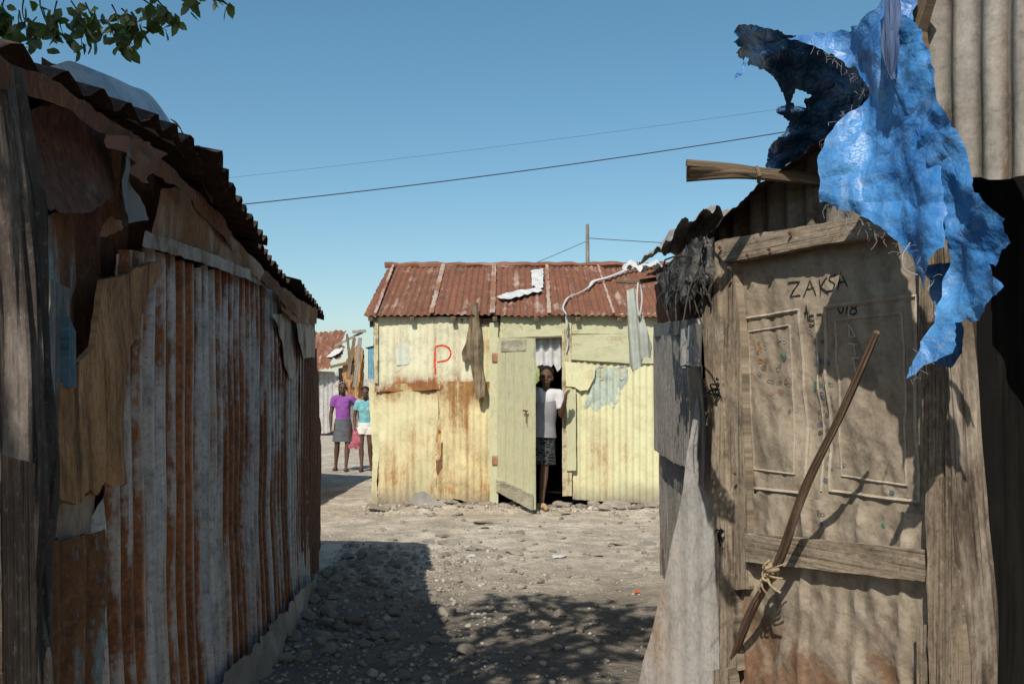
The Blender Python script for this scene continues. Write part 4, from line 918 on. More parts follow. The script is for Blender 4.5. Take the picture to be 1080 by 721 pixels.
# netting and cloths along the eave
def net_mat():
    m = M('black_netting', .95, 0, .1); uv = m.uvc(); d = m.voro(m.map(uv, (1, 1, 1)), 60, 'DISTANCE_TO_EDGE'); n = m.noise(uv, 10, 5)
    m.set('Base Color', m.mix(m.ramp(n, [(.4, 0.0), (.6, 1.0)]), (.022, .021, .02), (.17, .16, .145))); m.set('Alpha', m.ramp(m.math('SUBTRACT', d, m.math('MULTIPLY', n, .12)), [(.19, 1.0), (.22, 0.0)]))
    m.bump(m.noise(uv, 60, 4), .8, .01); return m.m
M_NET = net_mat()
net = MB()
for k, (o_, poly) in enumerate([(.10, [(694, 300), (705, 282), (722, 268), (737, 254), (744, 250), (742, 300), (736, 318), (722, 316), (716, 326), (706, 318), (697, 334)]), (.14, [(700, 290), (720, 270), (742, 250), (741, 290), (734, 312), (726, 300), (716, 318), (706, 302)]),
                               (.18, [(712, 286), (730, 262), (744, 252), (740, 282), (728, 300), (718, 296)])]):
    net.sheet(RW, poly, off=o_, gs=.025, jag=.02, wob=.05, wsc=4, seed=k + 3)
rr = random.Random(5)
for k in range(26):
    x = rr.uniform(700, 741); y0 = 286 - (x - 700) * .62 + rr.uniform(0, 30); c = RW.px(x, y0, rr.uniform(.10, .2)); d = Vector((rr.uniform(-.05, .05), rr.uniform(-.10, .10), rr.uniform(-.16, -.03)))
    net.tube([c, c + d * .5 + Vector((rr.uniform(-.03, .02), 0, .02)), c + d], rr.uniform(.0012, .0025), 4, sub=3)
tag(net.build('netting', M_NET), 'shaggy dark grey fishing net draped over the eave left of the tan door', 'net')
M_GRYC = cloth('pale_grey_cloth', (.24, .235, .22), (.40, .385, .36), 9, stains=(.10, .095, .08))
def eave_cloth(u, v, d): # lies over the eave edge, v across
    a = Vector((.70, 3.5, 1.80)).lerp(Vector((.96, 6.95, 2.12)), u); return a + Vector((-.10 + .32 * v, 0, .03 + .10 * math.sin(v * 2.6) + d))
tag(sheet('roof_cloth', M_GRYC, up, [(.12, .15), (.3, .02), (.55, .05), (.8, .0), (1.0, .05), (1.0, .9), (.7, 1.0), (.4, .9), (.12, .8)], None, px=False, gs=.02, jag=.03, wob=.05, wsc=7, pos=eave_cloth, seed=53), 'ragged pale cloth spread on the eave above the netting', 'cloth')
tag(sheet('roof_plastic', M_WHITEC, up, [(-.32, .08), (-.1, .0), (.2, .06), (.5, .0), (.52, .3), (.2, .34), (-.2, .28)], None, px=False, gs=.025, jag=.045, wob=.045, wsc=9, seed=54, pos=lambda u, v, d: Vector((.95 + u * .55, 7.0 + v, 2.15 + d + .05 * math.sin(v * 9)))), 'crumpled white plastic heaped on the far corner of the right shack roof', 'plastic sheet')
M_HC = cloth('grey_green_cloth', (.30, .33, .30), (.43, .46, .42), 7)
CP = PL((0, 6.95, 0), (1, 0, 0))
tag(sheet('hanging_curtain', M_HC, CP, [(661, 306), (668, 304), (672, 318), (678, 335), (684, 352), (688, 366), (686, 378), (680, 376), (676, 386), (668, 393), (664, 386), (662, 350)], None, off=.0, gs=.016, jag=.005, wob=.015, seed=55, fn=lambda u, v: .022 * math.sin(u * 95 + v * 8)), 'faded grey green curtain hung from a stick at the yellow shack corner', 'curtain')
mb = MB(); mb.tube([at(650, 296, 6.95), at(672, 297, 6.95), at(700, 293, 6.98)], [.014, .016, .016], 8, .3, 1, sub=4); tag(mb.build('stick', M_OLDW), 'short stick jutting from the eave that carries the grey green curtain', 'stick')
mb = MB(); mb.tube([at(673, 298, 6.93), at(672, 315, 6.92), at(674, 333, 6.92), at(677, 318, 6.92), at(676, 300, 6.93)], .007, 6, .2, 2, sub=5); tag(mb.build('rope_loop', M_WHITEC), 'pale rope loop hanging beside the grey green curtain', 'rope')
tag(sheet('cloth_scrap', M_GRYC, RW, [(723, 348), (740, 340), (742, 384), (735, 386), (730, 383), (722, 388)], None, off=.10, gs=.02, jag=.008, wob=.02, seed=56, fn=lambda u, v: .02 * math.sin(u * 30)), 'whitish cloth scrap nailed on the side wall beside the tan door', 'cloth')
# stick bundle under the tarp
mb = MB()
for k in range(5):
    y0 = 172 + 4 * k; mb.tube([at(724 + 3 * (k % 2), y0, 2.95 + .01 * k), at(770, 176 + y0 * .0 + 2.2 * k, 2.96), at(806, 181 + 1.3 * k, 2.98), at(880, 190 + k, 3.02)], .012 + .003 * (k % 2), 8, .3, k + 2, sub=4)
mb.tube([at(798, 176, 2.93), at(801, 185, 2.92), at(800, 192, 2.95)], .006, 6, sub=3)
tag(mb.build('stick_bundle', M_OLDW), 'bundle of bare brown sticks jutting from the roof under the blue tarp', 'sticks')
# the prop stick and its rope
T0, T1 = DP.px(771, 698, .03), DP.px(925, 350, .27)
tag_ = MB(); tag_.tube([T0, T0.lerp(T1, .2) + DP.n * .008, T0.lerp(T1, .38) + DP.u * .012, T0.lerp(T1, .6) - DP.u * .012, T0.lerp(T1, .8), T1], [.010, .0135, .0135, .012, .010, .008], 20, .40, 1.7, sub=14, groove=.35)
tag(tag_.build('prop_stick', wood('bark_stick', (.06, .036, .022), (.17, .108, .068), (.30, .21, .14), seed=31, grain=30)), 'long brown stick propped slantwise across the tan metal door', 'stick')
kn = MB(); c = T0.lerp(T1, .335); A = (T1 - T0).normalized(); rr = random.Random(2)
B1 = A.cross(DP.n).normalized(); B2 = A.cross(B1)
for k in range(3): kn.tube([c + A * (.014 * (k - 1)) + (B1 * math.cos(t) + B2 * math.sin(t)) * .019 for t in [i * PI / 6 for i in range(13)]], .005, 7, .15, k, sub=2)
for k in range(14):
    d = DP.u * rr.uniform(-.02, .085) + Vector((0, 0, rr.uniform(-.06, .045))) + DP.n * rr.uniform(0, .03); kn.tube([c + DP.n * .018, c + d * .6 + DP.n * .03, c + d + DP.n * .012], rr.uniform(.0025, .0045), 6, .2, k, sub=4)
tag(kn.build('rope_knot', plain('pale_rope', (.30, .23, .14), .3, 40)), 'knot of frayed pale rope tied around the slanting stick', 'rope')

# ------------------------------------------------------------------ BLUE TARP
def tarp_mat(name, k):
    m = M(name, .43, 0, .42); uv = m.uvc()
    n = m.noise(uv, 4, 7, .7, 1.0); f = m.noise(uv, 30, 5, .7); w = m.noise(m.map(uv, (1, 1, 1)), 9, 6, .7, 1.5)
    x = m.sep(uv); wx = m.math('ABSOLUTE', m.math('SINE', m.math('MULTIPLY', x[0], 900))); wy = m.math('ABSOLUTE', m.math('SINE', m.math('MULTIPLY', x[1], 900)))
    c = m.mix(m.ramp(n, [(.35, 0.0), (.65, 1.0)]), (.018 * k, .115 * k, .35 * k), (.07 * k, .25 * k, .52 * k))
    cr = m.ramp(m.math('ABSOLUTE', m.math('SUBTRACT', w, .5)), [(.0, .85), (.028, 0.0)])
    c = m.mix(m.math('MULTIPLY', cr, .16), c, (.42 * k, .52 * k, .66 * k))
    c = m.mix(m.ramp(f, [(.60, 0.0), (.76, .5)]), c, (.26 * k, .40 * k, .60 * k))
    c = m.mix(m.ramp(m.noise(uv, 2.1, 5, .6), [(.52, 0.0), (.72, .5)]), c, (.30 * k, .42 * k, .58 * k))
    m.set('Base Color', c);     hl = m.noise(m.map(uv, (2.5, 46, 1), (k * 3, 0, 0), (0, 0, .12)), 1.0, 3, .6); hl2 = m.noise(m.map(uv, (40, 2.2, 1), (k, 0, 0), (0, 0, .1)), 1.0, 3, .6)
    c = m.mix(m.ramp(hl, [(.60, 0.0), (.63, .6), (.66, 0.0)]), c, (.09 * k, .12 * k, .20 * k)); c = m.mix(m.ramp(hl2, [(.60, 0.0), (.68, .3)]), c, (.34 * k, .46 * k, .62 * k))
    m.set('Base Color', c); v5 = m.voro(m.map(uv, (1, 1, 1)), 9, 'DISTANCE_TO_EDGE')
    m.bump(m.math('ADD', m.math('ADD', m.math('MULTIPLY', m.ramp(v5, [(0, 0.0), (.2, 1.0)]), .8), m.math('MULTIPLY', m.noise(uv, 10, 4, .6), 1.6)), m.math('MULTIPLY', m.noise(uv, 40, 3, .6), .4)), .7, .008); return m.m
M_TARP = tarp_mat('blue_tarp', 1.0); M_TARP_SHADE = tarp_mat('shaded_blue_tarp', .5)  # second is a darker copy of the same tarp, painted for the shaded flaps
tp = empty('blue_tarp', DP.P(.8, 1.9, .3), 'torn and creased blue plastic tarp hanging over the roof corner above the tan door', 'tarp')
rdg = lambda x, y, z, q: (1 - abs(noise.noise(Vector((x, y, z))) * 2)) * q
def folds(seed, a=.035):
    ab = lambda x, y, z: abs(noise.noise(Vector((x, y, z))))
    return lambda u, v: a * (math.sin(u * 16 + v * 5 + seed) * .5 + 1.4 * noise.noise(Vector((u * 6 + v * 2, v * 2.0, seed)))) - .040 * ab(u * 6 + v * 2.5, v * 4 - u * 2, seed + 4) - .026 * ab(u * 12 - v * 5, v * 9 + u * 4, seed + 9) - .010 * ab(u * 24 + v * 9, v * 20, seed + 2) + .022
TW = lambda name, poly, off, seed, mt=M_TARP, fn=None, **k: sheet(name, mt, DP, poly, tp, off=off, gs=.013, jag=.012, edge=.008, wob=.01, seed=seed, fn=fn or folds(seed), **k)
hz = DP.uv(900, 220, .34)[1]
TW('tarp_flap', [(830, 40), (862, 30), (890, 25), (910, 18), (925, 4), (935, -30), (952, -30), (954, 44), (948, 85), (968, 118), (984, 152), (998, 196), (1006, 226), (1012, 262), (1000, 270), (990, 288), (984, 306), (970, 292), (957, 278), (944, 262), (928, 242), (907, 228), (888, 221), (869, 214), (870, 190), (866, 172), (870, 147), (878, 128), (884, 116), (892, 104), (898, 95), (894, 82), (884, 66), (866, 54)], .30, 1,
   fn=lambda u, v: folds(1, .04)(u, v) - .02 * max(0, v - hz) / .4 + .03 * math.sin((u - .5) * 9))
TW('tarp_flap', [(948, 10), (968, 30), (984, 70), (994, 111), (1006, 134), (1017, 157), (1026, 184), (1036, 204), (1050, 222), (1061, 231), (1058, 240), (1066, 256), (1052, 262), (1042, 280), (1020, 275), (1010, 262), (996, 268), (984, 226), (974, 172), (962, 140), (950, 112), (938, 82)], .315, 2)
TW('tarp_flap', [(990, 250), (1012, 258), (1034, 256), (1046, 277), (1060, 292), (1073, 303), (1064, 312), (1052, 318), (1042, 330), (1029, 338), (1014, 336), (1005, 340), (1003, 358), (1000, 372), (986, 382), (974, 394), (962, 404), (967, 388), (976, 361), (982, 344), (986, 320)], .32, 3)
TW('tarp_flap', [(966, 280), (996, 276), (1014, 330), (1019, 350), (1021, 372), (1004, 388), (990, 380), (984, 360), (982, 330)], .22, 4, M_TARP_SHADE)
# flap blown out over the roof: it hangs level, its shaded underside towards the lane
def blown(u, v, d):
    px_, py_ = u * 100, -v * 100
    k = (px_ - CX) / F; Yp = (.664 + .514 * 3.4) / (k + .514)
    Yd = Yp - .06 + .62 * max(0, min(1, (py_ - 26) / 150)) + .07 * math.sin(px_ * .06) + .05 * noise.noise(Vector((px_ * .05, py_ * .06, 2)))
    return at(px_, py_, Yd + d)
sc_ = lambda L: [(x / 100, -y / 100) for x, y in L]
sheet('blown_flap', M_TARP_SHADE, DP, sc_([(779, 26), (795, 27), (806, 30), (818, 32), (833, 37), (853, 42), (872, 52), (895, 58), (912, 70), (922, 84), (920, 102), (905, 116), (895, 132), (892, 150), (893, 175), (872, 196), (846, 190), (830, 193), (808, 177), (810, 158), (818, 148), (828, 140), (833, 128), (826, 122), (819, 119), (820, 113), (829, 110), (826, 98), (821, 90), (814, 80), (806, 73), (797, 70), (789, 70), (783, 62), (776, 56), (782, 50), (773, 45), (779, 40), (774, 35)]),
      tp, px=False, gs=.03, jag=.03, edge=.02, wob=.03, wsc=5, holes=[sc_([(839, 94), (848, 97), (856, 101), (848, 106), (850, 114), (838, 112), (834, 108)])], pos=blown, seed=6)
sheet('loose_scrap', M_TARP, DP, sc_([(786, 60), (790, 61), (786, 72), (782, 80), (773, 84), (776, 78), (780, 74), (783, 68)]), tp, px=False, gs=.03, jag=.01, edge=.02, wob=.02, pos=lambda u, v, d: at(u * 100, -v * 100, 3.22 + d), seed=7)
# rolled neck and frayed threads
M_ROLL = tarp_mat('grey_blue_roll', .8); nt_ = M_ROLL.node_tree
rl = MB(); [rl.tube([DP.px(942 + 4 * q - 4, -40, .355), DP.px(941 + 3 * math.cos(q * 2), 15, .355), DP.px(939 + 4 * math.sin(q * 2.2), 50, .35), DP.px(940 + 2 * q - 2, 84, .335)], [.014, .016, .015, .005], 20, .5, q * 3.1, sub=8, groove=.3, flat=.6) for q in range(3)]
rl.build('rolled_neck', cloth('dusty_violet_cloth', (.05, .075, .15), (.11, .16, .29), 12), tp)
th = MB(); rr = random.Random(9)
for (xa, ya, xb, yb, n, off) in [(870, 214, 941, 257, 26, .36), (941, 257, 985, 298, 22, .36), (1003, 345, 962, 404, 20, .38), (853, 42, 905, 84, 24, .30), (870, 150, 912, 93, 16, .37)]:
    for k in range(n):
        t = rr.random(); c = DP.px(xa + (xb - xa) * t + rr.uniform(-3, 3), ya + (yb - ya) * t + rr.uniform(-3, 3), off + rr.uniform(-.02, .05)); d = Vector((rr.gauss(0, .011), rr.gauss(0, .011), rr.gauss(-.006, .013)))
        th.tube([c, c + d * .6 + Vector((rr.gauss(0, .006), 0, .004)), c + d], .00045, 4, sub=2)
th.tube([DP.px(960, 256, .38), DP.px(952, 270, .4), DP.px(955, 284, .4), DP.px(968, 290, .39)], .0015, 4, sub=5)
tag(th.build('frayed_threads', plain('thread_grey', (.24, .24, .25), .3), tp), kind='stuff')

# things in the dark room
mb = MB(); c = Vector((1.78, 3.15, 0)); mb.tube([c + Vector((0, 0, z)) for z in (0, .02, .3, .58, .62, .63)], [.15, .17, .18, .19, .20, .19], 24); mb.tube([c + Vector((0, 0, .6)), c + Vector((0, 0, .64))], [.2, .2], 24)
tag(mb.build('plastic_drum', plain('grey_plastic', (.14, .14, .14), .1)), 'pale plastic drum standing in the dark room at the right edge', 'drum')
mb = MB(); c = Vector((1.62, 3.35, 0)); mb.tube([c, c + Vector((0, 0, .1)), c + Vector((.02, 0, .4)), c + Vector((0, 0, .72)), c + Vector((.03, 0, .86)), c + Vector((.02, 0, .95))], [.14, .18, .2, .17, .06, .09], 20, .25, 4, sub=4)
tag(mb.build('sack', cloth('dark_sack', (.06, .055, .05), (.1, .095, .085))), 'dark knotted sack standing in the shadowed room behind the log post', 'sack')
# ------------------------------------------------------------------ TREE overhead
M_TRK = wood('tree_bark', (.05, .042, .034), (.11, .095, .078), (.18, .16, .13), seed=41, grain=12, bump=1.0)
def leaf_mat():
    m = M('leaf_green', .5, 0, .4); r = m.geo('Random Per Island'); n = m.noise(m.obj(), 30, 3)
    m.set('Base Color', m.mix(m.ramp(r, [(0, (.028, .05, .010)), (.6, (.06, .105, .02)), (1, (.085, .095, .028))]), m.ramp(r, [(0, (.03, .045, .012)), (1, (.10, .10, .03))]), m.ramp(n, [(.4, (.0, .0, .0)), (.6, (.8, .8, .8))])))
    tr = m.t.nodes.new('ShaderNodeBsdfTranslucent'); tr.inputs[0].default_value = (.18, .30, .03, 1); mx = m.t.nodes.new('ShaderNodeMixShader'); mx.inputs[0].default_value = .35
    m.t.links.new(m.b.outputs[0], mx.inputs[1]); m.t.links.new(tr.outputs[0], mx.inputs[2]); m.t.links.new(mx.outputs[0], m.out.inputs[0]); return m.m
M_LEAF = leaf_mat()
tr_ = empty('leafy_tree', (-2.5, -.9, 0), 'leafy green tree whose twigs reach into the sky above the left shack', 'tree')
tk = MB(); crown_pts = []
B0, B1_, B2_ = Vector((-2.5, -.9, -.1)), Vector((-2.2, -.5, 1.9)), Vector((-1.75, .2, 3.1))
tk.tube([B0, B0.lerp(B1_, .5) + Vector((.06, 0, 0)), B1_, B2_], [.19, .14, .12, .085], 16, .2, 2, sub=5); tk.build('trunk', M_TRK, tr_)
bl = MB(); lv = MB(); rr = random.Random(21)
DN = SUN.dot(DP.n)
def shades_door(p, m_=.12):
    t = (p - DP.o).dot(DP.n) / DN; q = p - SUN * t - DP.o; u = q.dot(DP.u)
    return t > 0 and -.50 - m_ < u < 1.6 and -.1 < q.z < 2.4
def leaf(c, d, L, up_=None):
    if shades_door(c): return
    d = d.normalized(); s = d.cross(Vector((rr.gauss(0, 1), rr.gauss(0, 1), rr.gauss(0, 1)))).normalized(); n = d.cross(s)
    w = L * rr.uniform(.24, .33); k = L * rr.uniform(-.12, .16)
    V = [c, c + d * L * .3 + s * w + n * k, c + d * L * .3 - s * w + n * k, c + d * L * .68 + s * w * .8 + n * k * 1.2, c + d * L * .68 - s * w * .8 + n * k * 1.2, c + d * L + n * k * .3, c + d * L * .3, c + d * L * .68]
    lv.add(V, [[0, 1, 6], [0, 6, 2], [1, 3, 7, 6], [6, 7, 4, 2], [3, 5, 7], [7, 5, 4]], [(0, 0)] * 8)
def twig(p, d, L, n, size, r0=.006, droop=.35):
    if shades_door(p + d.normalized() * L, .05): return
    pts = [p]; q = p.copy(); dd_ = d.normalized()
    for k in range(5):
        dd_ = (dd_ + Vector((rr.gauss(0, .18), rr.gauss(0, .18), rr.gauss(-droop * .25, .12)))).normalized(); q = q + dd_ * L / 5; pts.append(q.copy())
    bl.tube(pts, [r0 * (1 - .14 * i) for i in range(6)], 5)
    for k in range(n):
        t = rr.uniform(.15, 1) * 4.999; i = int(t); c = pts[i].lerp(pts[i + 1], t - i)
        leaf(c + Vector((rr.gauss(0, .01), rr.gauss(0, .01), 0)), dd_ * .5 + Vector((rr.gauss(0, .7), rr.gauss(0, .7), rr.gauss(-.45, .5))), size * rr.uniform(.7, 1.2))
    return pts
def limb(pts, r0, r1): n = len(pts); bl.tube(pts, [r0 + (r1 - r0) * i / (n - 1) for i in range(n)], 8, .15, r0 * 50, sub=4)
# crown clumps stand where their shadow falls on the lane
clumps = []
for gxx, gyy, z, r, dn in [(.12, 5.85, 3.5, .48, 1), (.62, 5.75, 3.6, .38, 1), (-.15, 4.8, 3.4, .55, 1), (.32, 4.85, 3.7, .45, 1), (.72, 5.35, 3.9, .32, 1), (.05, 4.2, 3.5, .38, 1), (-.6, 4.3, 3.8, .45, .7), (-.5, 3.5, 4.2, .5, .32), (-.25, 3.8, 4.0, .3, .5), (-1.2, 3.4, 4.4, .5, .6)]:
    t = z / SUN.z; c = Vector((gxx, gyy, 0)) + SUN * t; clumps.append((c, r, dn))
for c, r, dn in clumps:
    limb([B2_, B2_.lerp(c, .5) + Vector((0, 0, .15)), c], .05, .018)
    for k in range(int(60 * dn * (r / .5) ** 2)):
        d = Vector((rr.gauss(0, 1), rr.gauss(0, 1), rr.gauss(0, .8))).normalized(); p = c + d * r * rr.uniform(.1, .75)
        twig(p, d + Vector((0, 0, -.1)), r * rr.uniform(.3, .5), 9, .085, .004)
# the twigs that hang into the top left of the view
lim0 = B2_.lerp(clumps[5][0], .3); hang = [at(-60, -75, 2.30), at(30, -45, 2.25), at(110, -20, 2.22), at(180, -12, 2.2)]
limb([lim0, at(-170, -160, 2.1), hang[0]], .03, .014); limb(hang, .014, .005)
for px, py, dx, dy, L, n in [(-10, -20, -.2, .7, .12, 12), (5, -10, 0, 1, .10, 12), (25, -8, -.1, .8, .10, 12), (42, -8, .1, .9, .10, 12), (60, -6, 0, .8, .09, 11), (75, -6, .3, .7, .10, 12), (90, -4, .3, .9, .11, 13), (100, 0, .2, 1, .12, 13), (118, -2, .4, .8, .12, 13), (128, 2, .5, .7, .10, 11), (138, 6, .6, .9, .09, 9), (150, -8, .8, .35, .09, 7), (165, -8, .7, .5, .08, 8), (182, -12, .8, .3, .08, 7), (205, -12, .8, .2, .06, 4), (222, -12, .8, .4, .05, 3), (84, 6, .2, .9, .10, 9), (128, 14, .5, .8, .09, 9), (150, 2, .6, .8, .09, 8), (20, 4, 0, .8, .12, 9), (60, 8, .2, .6, .06, 8), (30, 12, -.4, .6, .08, 9), (10, 14, -.5, .6, .07, 8), (112, 14, .5, .6, .09, 8)]:
    twig(at(px, py + 7, 2.2 + rr.uniform(-.06, .08)), Vector((dx, rr.uniform(-.2, .2), -dy)), L * .78, int(n * 1.25), .036, .0020, .2)
bl.build('branch', M_TRK, tr_); lv.build('crown', M_LEAF, tr_, smooth=False)

# ------------------------------------------------------------------ background shacks
RR2 = M_RROOF
M_ZW = metal('pale_zinc_wall', (.42, .43, .42), (.60, .60, .58), .2, (.2, .12, .07), (.36, .24, .15), seed=31, met=0, streak=6)
b1 = empty('broken_shack', (-6.8, 37.5, 0), 'distant pale zinc shack with a half collapsed red rusty roof', 'shack')
BP = PL((0, 37, 0), (1, 0, 0)); Q = lambda nm, mt, poly, off=0, **k: sheet(nm, mt, BP, poly, b1, off=off, **k)
Q('wall', M_ZW, [(300, 457), (344, 457), (357, 452), (357, 392), (300, 390)], pitch=.16, amp=.03, gs=.2, seed=1)
Q('side_wall', M_GRYW, [(357, 455), (384, 452), (384, 372), (357, 388)], -1.0, gs=.2, jag=.08, seed=2); 
rp = PL(BP.px(300, 392) + Vector((0, -.4, .1)), (1, 0, 0), (0, 2.2, 1.5))
def bgroof(poly, off, seed): sheet('roof_sheet', RR2, rp, [rp.uv(*p) for p in poly], b1, px=False, off=off, pitch=.2, amp=.03, gs=.2, jag=.06, wob=.06, seed=seed)
bgroof([(300, 392), (334, 391), (338, 392), (346, 350), (300, 350)], .0, 3); bgroof([(337, 391), (348, 390), (352, 372), (360, 366), (366, 350), (345, 350)], .06, 4); bgroof([(350, 378), (358, 380), (364, 366), (357, 364)], .03, 8)
for k, (a, b, w) in enumerate([((348, 387), (374, 381), .10), ((353, 365), (383, 350), .08), ((366, 352), (371, 395), .09), ((372, 350), (386, 349), .10), ((374, 356), (367, 400), .12), ((380, 356), (374, 408), .14)]):
    board('rafter', M_GRYW if k % 2 else M_OLDW, at(*a, 36.6 - .05 * k), at(*b, 36.6 - .05 * k), w, .06, (0, -1, 0), b1, seed=k, jag=.02)
Q('brown_panel', M_BARK, [(361, 392), (368, 372), (378, 362), (384, 370), (384, 420), (372, 425), (362, 410)], .25, gs=.15, jag=.06, wob=.1, seed=6)
sheet('plastic_patch', M_WHITEC, rp, [rp.uv(*p) for p in [(345, 380), (353, 372), (362, 370), (358, 376), (350, 380)]], b1, px=False, off=.15, gs=.15, jag=.05, seed=7)
sheet('wall', M_ZW, PL((BP.px(300, 457).x, 37, 0), (0, -1, 0)), [(-4, 0), (0, 0), (0, 2.2), (-4, 2.2)], b1, px=False, gs=.3, seed=9)
sheet('wall', M_ZW, PL((BP.px(384, 457).x, 41, 0), (-1, 0, 0)), [(0, 0), (2.9, 0), (2.9, 2.2), (0, 2.2)], b1, px=False, gs=.3, seed=10)
bs = simple_shack('blue_shack', -6.2, -2.4, 43, 47, 3.6, 4.1, metal('blue_wall', (.3, .4, .45), (.4, .5, .55), .15, paint=(.13, .32, .42), pamt=.9, seed=33, met=0), metal('blue_roof', (.3, .4, .5), (.4, .5, .6), .15, paint=(.10, .24, .42), pamt=.9, seed=34, met=0), 'distant light blue shack glimpsed beside the broken roof')
simple_shack('far_shack', -16, -8.6, 40, 46, 2.3, 3.0, M_ZW, M_ROOFD, 'far grey zinc shack left of the broken roof'); simple_shack('far_shack', -1.8, 5, 30, 36, 2.2, 2.9, M_RUSTW, M_ROOFD, 'rusty shack hidden far behind the yellow shack')
simple_shack('far_shack', 3.2, 9, 17.5, 23, 2.2, 2.8, M_ZW, M_ROOFD, 'zinc shack hidden behind the right shack')

# ------------------------------------------------------------------ PEOPLE
def skin_mat(name, c):
    m = M(name, .62, 0, .25); n = m.noise(m.obj(), 9, 4); m.set('Base Color', m.mix(n, tuple(x * .75 for x in c), tuple(x * 1.25 for x in c))); return m.m
M_SK = skin_mat('dark_brown_skin', (.10, .054, .034)); M_HAIR = plain('black_hair', (.010, .008, .008), .3, 60, .9, .2, .8); M_EYE = plain('eye_white', (.14, .125, .11), .05, 12, .8, .1); M_SHOE = plain('sandal_brown', (.07, .045, .03), .2)
def remesh(mb, vox, name, mat, parent, smooth_it=3):
    me = to_mesh(name, mb.v, mb.f, None); o = bpy.data.objects.new(name, me); COL.objects.link(o)
    md = o.modifiers.new('r', 'REMESH'); md.mode = 'VOXEL'; md.voxel_size = vox; md.use_smooth_shade = True
    ms = o.modifiers.new('s', 'SMOOTH'); ms.iterations = smooth_it; ms.factor = .5
    dg = bpy.context.evaluated_depsgraph_get(); nm = bpy.data.meshes.new_from_object(o.evaluated_get(dg)); bpy.data.objects.remove(o); bpy.data.meshes.remove(me)
    nm.name = name; nm.polygons.foreach_set('use_smooth', np.ones(len(nm.polygons), bool))
    if not nm.uv_layers:
        ul = nm.uv_layers.new(name='UVMap'); li = np.empty(len(nm.loops), np.int32); nm.loops.foreach_get('vertex_index', li)
        cc = np.empty(len(nm.vertices) * 3, np.float32); nm.vertices.foreach_get('co', cc); cc = cc.reshape(-1, 3)[li]; ul.data.foreach_set('uv', np.stack([cc[:, 0] + cc[:, 1] * .7, cc[:, 2]], 1).ravel())
    nm.materials.append(mat); ob = bpy.data.objects.new(name, nm); COL.objects.link(ob); ob.parent = parent; return ob
def cap(mb, pts, rad, n=14, flat=1.0, ends=True, sub=3):
    mb.tube(pts, rad, n, sub=sub, flat=flat)
    if ends: mb.ball(pts[0], (rad[0],) * 3, None, 12, 8); mb.ball(pts[-1], (rad[-1],) * 3, None, 12, 8)
def hand(mb, wr, d, palm_n, s=1.0, curl=.35, side=1):
    d = d.normalized(); pn = palm_n.normalized(); sd = d.cross(pn).normalized() * side
    for k in range(-1, 2): cap(mb, [wr - d * .01, wr + d * .05 * s + sd * .018 * k * s, wr + d * .085 * s + sd * .023 * k * s], [.019 * s, .018 * s, .015 * s], 8, sub=1)
    for k, L in enumerate((.068, .078, .073, .056)):
        b = wr + d * .085 * s + sd * (.031 - .0205 * k) * s; m1 = b + (d + pn * curl * .5) .normalized() * L * .45 * s; m2 = m1 + (d + pn * curl * 1.6).normalized() * L * .32 * s; e = m2 + (d * .7 + pn * curl * 2.4).normalized() * L * .25 * s
        cap(mb, [b, m1, m2, e], [.0088 * s, .0082 * s, .0076 * s, .0066 * s], 8, sub=1)
    b = wr + d * .03 * s + sd * .026 * s; m1 = b + (d * .6 + sd * .8 + pn * .2).normalized() * .038 * s; e = m1 + (d * .9 + sd * .3 + pn * .4).normalized() * .03 * s; cap(mb, [b, m1, e], [.012 * s, .0098 * s, .0085 * s], 8, sub=1)
